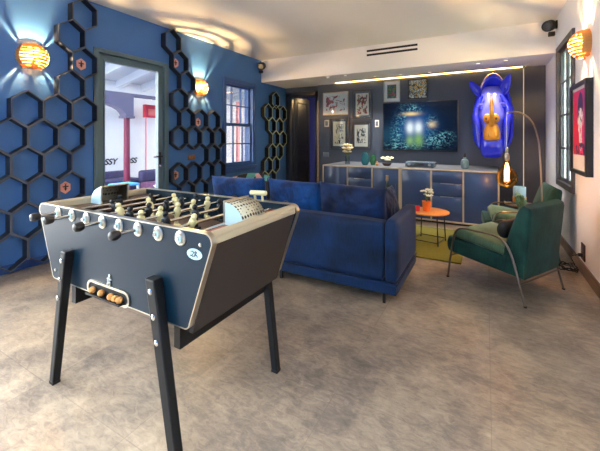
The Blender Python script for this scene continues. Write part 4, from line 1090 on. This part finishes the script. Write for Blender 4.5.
ld = bpy.data.lights.new('bulb_glow', 'POINT'); ld.energy = BULB_W; ld.color = (1., .62, .28); ld.shadow_soft_size = .05
lo = bpy.data.objects.new('bulb_glow', ld); COL.objects.link(lo); lo.location = (hx - lx, hy - ly, .99); lo.parent = t

# socket, plug and cable by the skirting
t = thing('wall_socket', 'dark double wall socket low on the white wall', 'socket', (XR, 4.47, .2))
m = MB(); m.b2((XR - .012, 4.40, .14), (XR, 4.54, .31), .003); m.build('plate', 'deck', t)
m = MB(); m.cyl((XR - .012, 4.47, .19), (XR - .05, 4.47, .19), .02, .017, 16); m.build('plug', 'black', t)
m = MB()
pts = [(XR - .05, 4.47, .19), (XR - .1, 4.5, .15), (XR - .06, 4.55, .05), (.8, 4.6, .008)]
for k in range(34): aa = k * .75; pts.append((.765 + .07 * math.cos(aa) * (1 - .3 * math.sin(k)), 4.5 + .11 * math.sin(aa), .008 + .05 * abs(math.sin(k * 1.3))))
pts += [(.73, 4.66, .012), (.70, 4.72, .008)]
m.tube(curve_pts(pts, 5), .005, 6); tag(m.build('power_cable', 'black'), 'tangled black cable on the floor by the white wall', 'cable')

# ------------------------------------------------------------------ football table
FX0, FX1, FY0, FY1, FZ, FB = -2.475, -1.0, 1.045, 1.80, 1.0, .555   # top corners of the side panels, rim height, lower edge
t = thing('foosball_table', 'petrol blue table football table with steel rods and black legs', 'football table', ((FX0 + FX1) / 2, (FY0 + FY1) / 2, 0))
BX0, BX1 = FX0 + .16, FX1 - .135
def outline(inset=0., r=.045):
    pts = []
    def cor(cx, cz, a0, a1, rr):
        for k in range(7):
            a = a0 + (a1 - a0) * k / 6; pts.append((cx + rr * math.cos(a), cz + rr * math.sin(a)))
    i = inset
    cor(FX1 - r - .004, FZ - r, -.1, PI / 2, r - i); cor(FX0 + r + .004, FZ - r, PI / 2, PI + .1, r - i)
    cor(BX0 + .035, FB + .035, PI + .1, 1.5 * PI, .035 - i); cor(BX1 - .035, FB + .035, 1.5 * PI, 2 * PI - .1, .035 - i)
    return pts
for (y0, y1, nm) in ((FY0, FY0 + .03, 'side_panel'), (FY1 - .03, FY1, 'side_panel')):
    m = MB(); m.prism(outline(.004), 'Y', y0 + .0005, y1 - .0005); p = m.build(nm, 'table_body', t, 30)
    m = MB(); o, i = outline(0.), outline(.006)
    m.rings([[(q[0], y, q[1]) for q in P] for P, y in ((o, y0), (o, y1), (i, y1), (i, y0), (o, y0))], cap=False); m.build('edge_trim', 'steel', p, 30)
# end panels, sloping inwards to the floor
for (xt, xb, s, mat) in ((FX1 - .02, BX1 - .015, 1, 'table_brown'), (FX0 + .02, BX0 + .015, -1, 'table_brown')):
    m = MB(); m.rings([[(xt, y, FZ - .05), (xt - s * .025, y, FZ - .05), (xb - s * .025, y, FB - .03), (xb, y, FB - .03)] for y in (FY0 + .031, FY1 - .031)]); p = m.build('end_panel', mat, t, 0)
    m = MB(); m.tube([(xt - s * .018, FY0 + .031, FZ - .02), (xt - s * .018, FY1 - .031, FZ - .02)], .02, 18); m.b2((min(xt + s * .004, xt - s * .04), FY0 + .031, FZ - .055), (max(xt + s * .004, xt - s * .04), FY1 - .031, FZ - .024), .004); m.build('end_rail', 'ivory', p)
m = MB(); m.b2((BX0 + .05, FY0 + .03, FB + .02), (BX1 - .05, FY1 - .03, FB + .05)); m.build('bottom_board', 'table_black', t, 0)
m = MB(); m.b2((FX0 + .2, FY0 + .03, .80), (FX1 - .2, FY1 - .03, .825)); m.build('playing_field', 'field', t, 0)
m = MB(); m.b2((-1.735, FY0 + .04, .826), (-1.729, FY1 - .04, .827)); m.lathe([(.09, .826), (.096, .826), (.096, .8275), (.09, .8275)], (-1.732, 1.42, 0), 32, cap=False); m.build('field_line', 'white_plastic', t, 0)
for (a, b, s) in ((FX1 - .2, FX1 - .045, 1), (FX0 + .045, FX0 + .2, -1)):
    m = MB(); m.b2((min(a, b), FY0 + .031, .90), (max(a, b), FY1 - .031, .955)); m.build('end_deck', 'redwood' if s > 0 else 'deck', t, 0)
    xx = a if s > 0 else b
    for ya, yb_ in ((FY0 + .031, 1.3), (1.55, FY1 - .031)):
        m = MB(); m.b2((xx - .012, ya, .82), (xx, yb_, .955)); m.build('goal_wall', 'table_body', t, 0)
# perforated ball cages above the goals
for s, xe in ((1, FX1 - .13), (-1, FX0 + .13)):
    y0, y1, z0, rr = 1.33, 1.52, .955, .085
    q0 = 0. if s > 0 else 0.
    m = MB(); N = 14
    prof = [(xe + s * .06 * math.cos(PI * .5 * 0), z0)]
    arc = [(xe - s * .06 + s * .125 * math.cos(PI / 2 * k / N), z0 + .115 * math.sin(PI / 2 * k / N)) for k in range(N + 1)]
    m.rings([[(x, y, z) for x, z in arc] for y in (y0, y1)], cap=False, closed=False); cg = m.build('ball_cage', 'perforated', t, 60, solid=.004)
    for y in (y0, y1):
        m = MB(); m.prism([(xe - s * .065, z0), (xe + s * .065, z0)] + arc[1:] + [(xe - s * .065, z0 + .115)], 'Y', y - .004, y + .004); m.build('cage_cheek', 'badge' if (y == y0) else 'steel', cg, 40)
    m = MB(); m.tube([(xe - s * .06, y0 - .006, z0 + .118), (xe - s * .06, y1 + .006, z0 + .118)], .007, 8); m.tube([(xe - s * .06, y0, z0), (xe - s * .06, y0, z0 + .118)], .007, 8); m.tube([(xe - s * .06, y1, z0), (xe - s * .06, y1, z0 + .118)], .007, 8); m.build('cage_rim', 'steel', cg)
# ivory handle on the far rim
m = MB(); m.tube([(-1.36, 1.775, 1.045), (-1.24, 1.775, 1.05)], .016, 12); m.cyl((-1.33, 1.785, .99), (-1.33, 1.775, 1.045), .008); m.cyl((-1.27, 1.785, .99), (-1.27, 1.775, 1.045), .008); m.build('lever', 'cream', t)
# rods with figures, bearings and handles
RX = [-2.236 + .1492 * k for k in range(8)]
TEAM = [0, 0, 1, 0, 1, 0, 1, 1]; CNT = [1, 2, 3, 5, 5, 3, 2, 1]; RZ = .957
for k, x in enumerate(RX):
    near = TEAM[k] == 0
    ph = rnd.uniform(-.5, .5); sh = rnd.uniform(-.04, .04)
    m = MB(); m.tube([(x, (.93 if near else 1.02), RZ), (x, (1.83 if near else 1.93), RZ)], .0095, 12); rod = m.build('rod', 'chrome', t)
    for (yy, sg) in ((FY0, -1), (FY1, 1)):
        m = MB(); m.lathe([(.034, yy + sg * .0005), (.034, yy + sg * .004), (.029, yy + sg * .006), (.027, yy + sg * .004), (.023, yy + sg * .005), (.02, yy + sg * .011), (.012, yy + sg * .012)], (x, 0, RZ), 24, 'Y'); m.build('bearing', 'steel', rod)
        m = MB(); m.lathe([(.0165, yy + sg * .0115), (.0165, yy + sg * .015), (.009, yy + sg * .016)], (x, 0, RZ), 20, 'Y'); m.build('bearing_cap', 'badge' if sg < 0 else 'steel', rod)
    yh, sg = (.925, -1) if near else (1.935, 1)
    m = MB(); m.lathe([(.011, yh - sg * .026), (.018, yh - sg * .022), (.023, yh - sg * .008), (.024, yh + sg * .006), (.019, yh + sg * .02), (.004, yh + sg * .025)], (x, 0, RZ), 20, 'Y'); m.build('handle', 'black', rod)
    for j in range(CNT[k]):
        y = (FY0 + FY1) / 2 + (j - (CNT[k] - 1) / 2) * (.62 / max(CNT[k], 2.2)) + sh
        m = MB(); mt = 'cream' if TEAM[k] else 'navyplayer'
        m.lathe([(.012, -.1), (.015, -.085), (.012, -.05), (.02, -.02), (.024, .01), (.022, .028), (.012, .036)], (0, 0, 0), 12)
        m.ball((0, 0, .052), .019, 12, 8); m.box((.012, 0, -.094), (.045, .03, .018), .004); m.cyl((0, -.026, 0), (0, .026, 0), .014, None, 14)
        m.box((0, .024, .002), (.014, .01, .045), .003); m.box((0, -.024, .002), (.014, .01, .045), .003)
        bmesh.ops.transform(m.bm, matrix=Matrix.Translation((x, y, RZ)) @ Matrix.Rotation(ph, 4, 'Y') @ Matrix.Scale(.84, 4), verts=m.bm.verts)
        m.build('player', mt if (j + k) % 5 else ('cream' if mt == 'navyplayer' else 'cream') if TEAM[k] else mt, rod, 50)
# legs
def leg(top, bot, w=.052, d=.05):
    m = MB()
    rings = []
    for (c, k) in ((top, 1), (bot, .82)):
        rings.append([(c[0] - w / 2 * k, c[1] - d / 2 * k, c[2]), (c[0] + w / 2 * k, c[1] - d / 2 * k, c[2]), (c[0] + w / 2 * k, c[1] + d / 2 * k, c[2]), (c[0] - w / 2 * k, c[1] + d / 2 * k, c[2])])
    m.rings(rings[::-1]); lg = m.build('leg', 'table_black', t, 0, bevel=.006)
    for f in (.07, .21, .35):
        c = Vector(top).lerp(Vector(bot), f); s = -1 if c.y < 1.4 else 1
        q = MB(); q.lathe([(.013, c.y + s * d * .48), (.013, c.y + s * (d * .5 + .004)), (.007, c.y + s * (d * .5 + .008))], (c.x, 0, c.z), 14, 'Y'); q.build('bolt', 'chrome', lg)
    q = MB(); q.box((bot[0], bot[1], .008), (w * .84, d * .84, .016), .003); q.build('foot', 'blackmat', lg)
leg((-2.085, FY0 - .026, .765), (-2.165, .992, .012)); leg((-1.34, FY0 - .026, .76), (-1.145, .985, .012), .064)
leg((-2.085, FY1 + .026, .765), (-2.165, 1.85, .012)); leg((-1.30, FY1 + .026, .76), (-1.11, 1.70 + .01, .012) if False else (-1.107, 1.69, .012))
for xa in (-1.27, -2.15):
    m = MB(); m.b2((xa, FY0 + .03, .43), (xa + .04, FY1 - .03, FB + .02)); m.build('cross_rail', 'table_black', t, 0)
# ball return: oval tray opening with a steel surround
yF = FY0 - .0005
def oval(cx, cz, L, h, n=10):
    return [(cx + L / 2 * sgn - h * 0 + h / 2 * math.cos(a), cz + h / 2 * math.sin(a)) for sgn, a0 in ((1, -PI / 2), (-1, PI / 2)) for a in [a0 + PI * k / n for k in range(n + 1)]]
SCX, SCZ = -1.735, .592
m = MB(); o, i = oval(SCX, SCZ, .29, .082), oval(SCX, SCZ, .285, .058)
m.rings([[(q[0], y, q[1]) for q in P] for P, y in ((o, yF), (o, yF - .008), (i, yF - .008), (i, yF), (o, yF))], cap=False); tr = m.build('return_surround', 'steel', t, 30)
m = MB(); m.prism(i, 'Y', yF - .003, yF); m.build('return_opening', 'blackmat', tr, 0)
m = MB(); m.rings([[(SCX - .145, yF - y, z), (SCX + .145, yF - y, z), (SCX + .145, yF - y, z + .004), (SCX - .145, yF - y, z + .004)] for y, z in ((0, SCZ - .026), (.034, SCZ - .026))]); m.rings([[(SCX - .145, yF - .034, SCZ - .026), (SCX + .145, yF - .034, SCZ - .026), (SCX + .145, yF - .034, SCZ - .014), (SCX - .145, yF - .034, SCZ - .014)], [(SCX - .145, yF - .037, SCZ - .026), (SCX + .145, yF - .037, SCZ - .026), (SCX + .145, yF - .037, SCZ - .014), (SCX - .145, yF - .037, SCZ - .014)]]); m.build('ball_tray', 'table_black', t, 0)
for k, (bx, lab) in enumerate(((-.115, 'cork ball at the left end of the return tray'), (-.035, 'cork ball second from the left in the return tray'), (.05, 'cork ball leftmost of three crowded at the right of the return tray'), (.087, 'cork ball between two others at the right of the return tray'), (.124, 'cork ball at the right end of the return tray'))):
    m = MB(); m.ball((SCX + bx, yF - .0185, SCZ - .0035), .0175, 18, 12); tag(m.build('cork_ball', 'cork', None, 180), lab, 'ball', 'cork table football balls')
m = MB(); m.ball((-1.5, 1.5, .8425), .0172, 18, 12); tag(m.build('cork_ball', 'cork', None, 180), 'brown ball lying on the playing field among the figures', 'ball', 'cork table football balls')
# silver emblem of a small footballer and the oval badge
m = MB(); ex, ez = -1.722, .655
m.ball((ex, yF - .003, ez + .03), .008, 10, 8, (1, .4, 1)); m.tube([(ex, yF - .003, ez + .022), (ex - .004, yF - .003, ez)], .008, 8); m.tube([(ex - .004, yF - .003, ez), (ex + .008, yF - .003, ez - .012), (ex + .004, yF - .003, ez - .026)], .005, 8)
m.tube([(ex - .004, yF - .003, ez), (ex - .014, yF - .003, ez - .014), (ex - .018, yF - .003, ez - .026)], .005, 8); m.tube([(ex, yF - .003, ez + .018), (ex + .016, yF - .003, ez + .008)], .004, 8); m.tube([(ex, yF - .003, ez + .018), (ex - .016, yF - .003, ez + .012)], .004, 8)
m.build('emblem', 'silver_print', t)
bxc, bzc = -1.105, .9
m = MB(); m.rings([[(bxc + .045 * math.cos(2 * PI * k / 28), y, bzc + .024 * math.sin(2 * PI * k / 28)) for k in range(28)] for y in (yF, yF - .002)]); bd = m.build('oval_badge', 'badge', t, 0)
m = MB()
for P in ([(-.02, .008), (-.012, .013), (-.004, .006), (-.016, -.008), (-.022, -.006), (-.006, -.01), (0, -.006)], [(.002, .01), (.01, .013), (.014, .006), (.006, 0), (.016, -.004), (.02, -.011)], [(.006, .012), (.004, -.01)]):
    m.tube(curve_pts([(bxc + a, yF - .003, bzc + b) for a, b in P], 4), .0018, 6)
m.build('badge_script', 'print_black', bd)
m = MB(); m.lathe([(.008, yF), (.008, yF - .004), (.003, yF - .006)], (-1.07, 0, .945), 12, 'Y'); m.lathe([(.008, yF), (.008, yF - .004), (.003, yF - .006)], (-2.27, 0, .61), 12, 'Y'); m.build('screw', 'steel', t)

# ------------------------------------------------------------------ daylight, hall light, camera
wd = bpy.data.worlds.new('sky'); SC.world = wd; wd.use_nodes = True
nt = wd.node_tree; bg = nt.nodes['Background']
tc = nt.nodes.new('ShaderNodeTexCoord'); sp = nt.nodes.new('ShaderNodeSeparateXYZ'); rp = nt.nodes.new('ShaderNodeValToRGB')
nt.links.new(tc.outputs['Generated'], sp.inputs[0]); nt.links.new(sp.outputs[2], rp.inputs[0])
rp.color_ramp.elements[0].position = .0; rp.color_ramp.elements[0].color = (.95, .96, 1., 1)
rp.color_ramp.elements[1].position = .7; rp.color_ramp.elements[1].color = (1., .975, .945, 1)
# sky boosted over the terrace and overhead, added to brighten the room
def wmath(op, x, y):
    q = nt.nodes.new('ShaderNodeMath'); q.operation = op
    for i, v in enumerate((x, y)):
        if hasattr(v, 'is_output'): nt.links.new(v, q.inputs[i])
        else: q.inputs[i].default_value = v
    return q.outputs[0]
back = wmath('MAXIMUM', wmath('MULTIPLY', sp.outputs[0], -1.), 0.)
st = wmath('ADD', wmath('MULTIPLY', wmath('POWER', back, 1.5), SKY_LEFT_BOOST), SKY)
st = wmath('ADD', st, wmath('MULTIPLY', wmath('POWER', wmath('MAXIMUM', sp.outputs[2], 0.), 2.), SKY_TOP_BOOST))  # overhead boost, likewise added to brighten the room from above
mx = nt.nodes.new('ShaderNodeMix'); mx.data_type = 'RGBA'; nt.links.new(back, mx.inputs[0]); nt.links.new(rp.outputs[0], mx.inputs[6]); mx.inputs[7].default_value = (1., .965, .92, 1)
nt.links.new(mx.outputs[2], bg.inputs[0]); nt.links.new(st, bg.inputs[1])
ld = bpy.data.lights.new('sun', 'SUN'); ld.energy = SUN_W; ld.angle = R(3); ld.color = (1, .95, .88)
lo = bpy.data.objects.new('sun', ld); COL.objects.link(lo); d_ = Vector((-.55, .35, -.76)); lo.rotation_euler = d_.to_track_quat('-Z', 'Y').to_euler(); lo.location = (0, 0, 8)
# hall: ceiling lamp out of sight
t = thing('hall_lamp', 'warm ceiling lamp in the hall beyond the dark door', 'ceiling lamp', (-3.3, 8.1, 2.78))
m = MB(); m.lathe([(.13, 2.779), (.13, 2.76), (.1, 2.74)], (-3.3, 8.1, 0), 24); m.build('housing', 'white_plastic', t)
m = MB(); m.lathe([(.1, 2.7395), (.09, 2.725), (.01, 2.72)], (-3.3, 8.1, 0), 24); m.build('diffuser', emit('hall_diffuser', (255, 214, 150), 110), t)
cd = bpy.data.cameras.new('camera'); co = bpy.data.objects.new('camera', cd); COL.objects.link(co)
co.location = (0, 0, 1.4); co.rotation_euler = (PI / 2, 0, R(29.1)); cd.sensor_width = 36; cd.lens = 334 / 600 * 36; cd.shift_y = -(225.5 - 139) / 600; cd.clip_start = .02; cd.clip_end = 200
SC.camera = co
SC.view_settings.view_transform = 'Standard'; SC.view_settings.look = 'None'; SC.view_settings.gamma = 1; SC.view_settings.exposure = EXPO
SC.view_settings.use_curve_mapping = False
SC.cycles.use_denoising = True
SC.cycles.max_bounces = 10; SC.cycles.diffuse_bounces = 6; SC.cycles.transparent_max_bounces = 24; SC.cycles.sample_clamp_indirect = 8
SC.cycles.caustics_reflective = False; SC.cycles.caustics_refractive = False
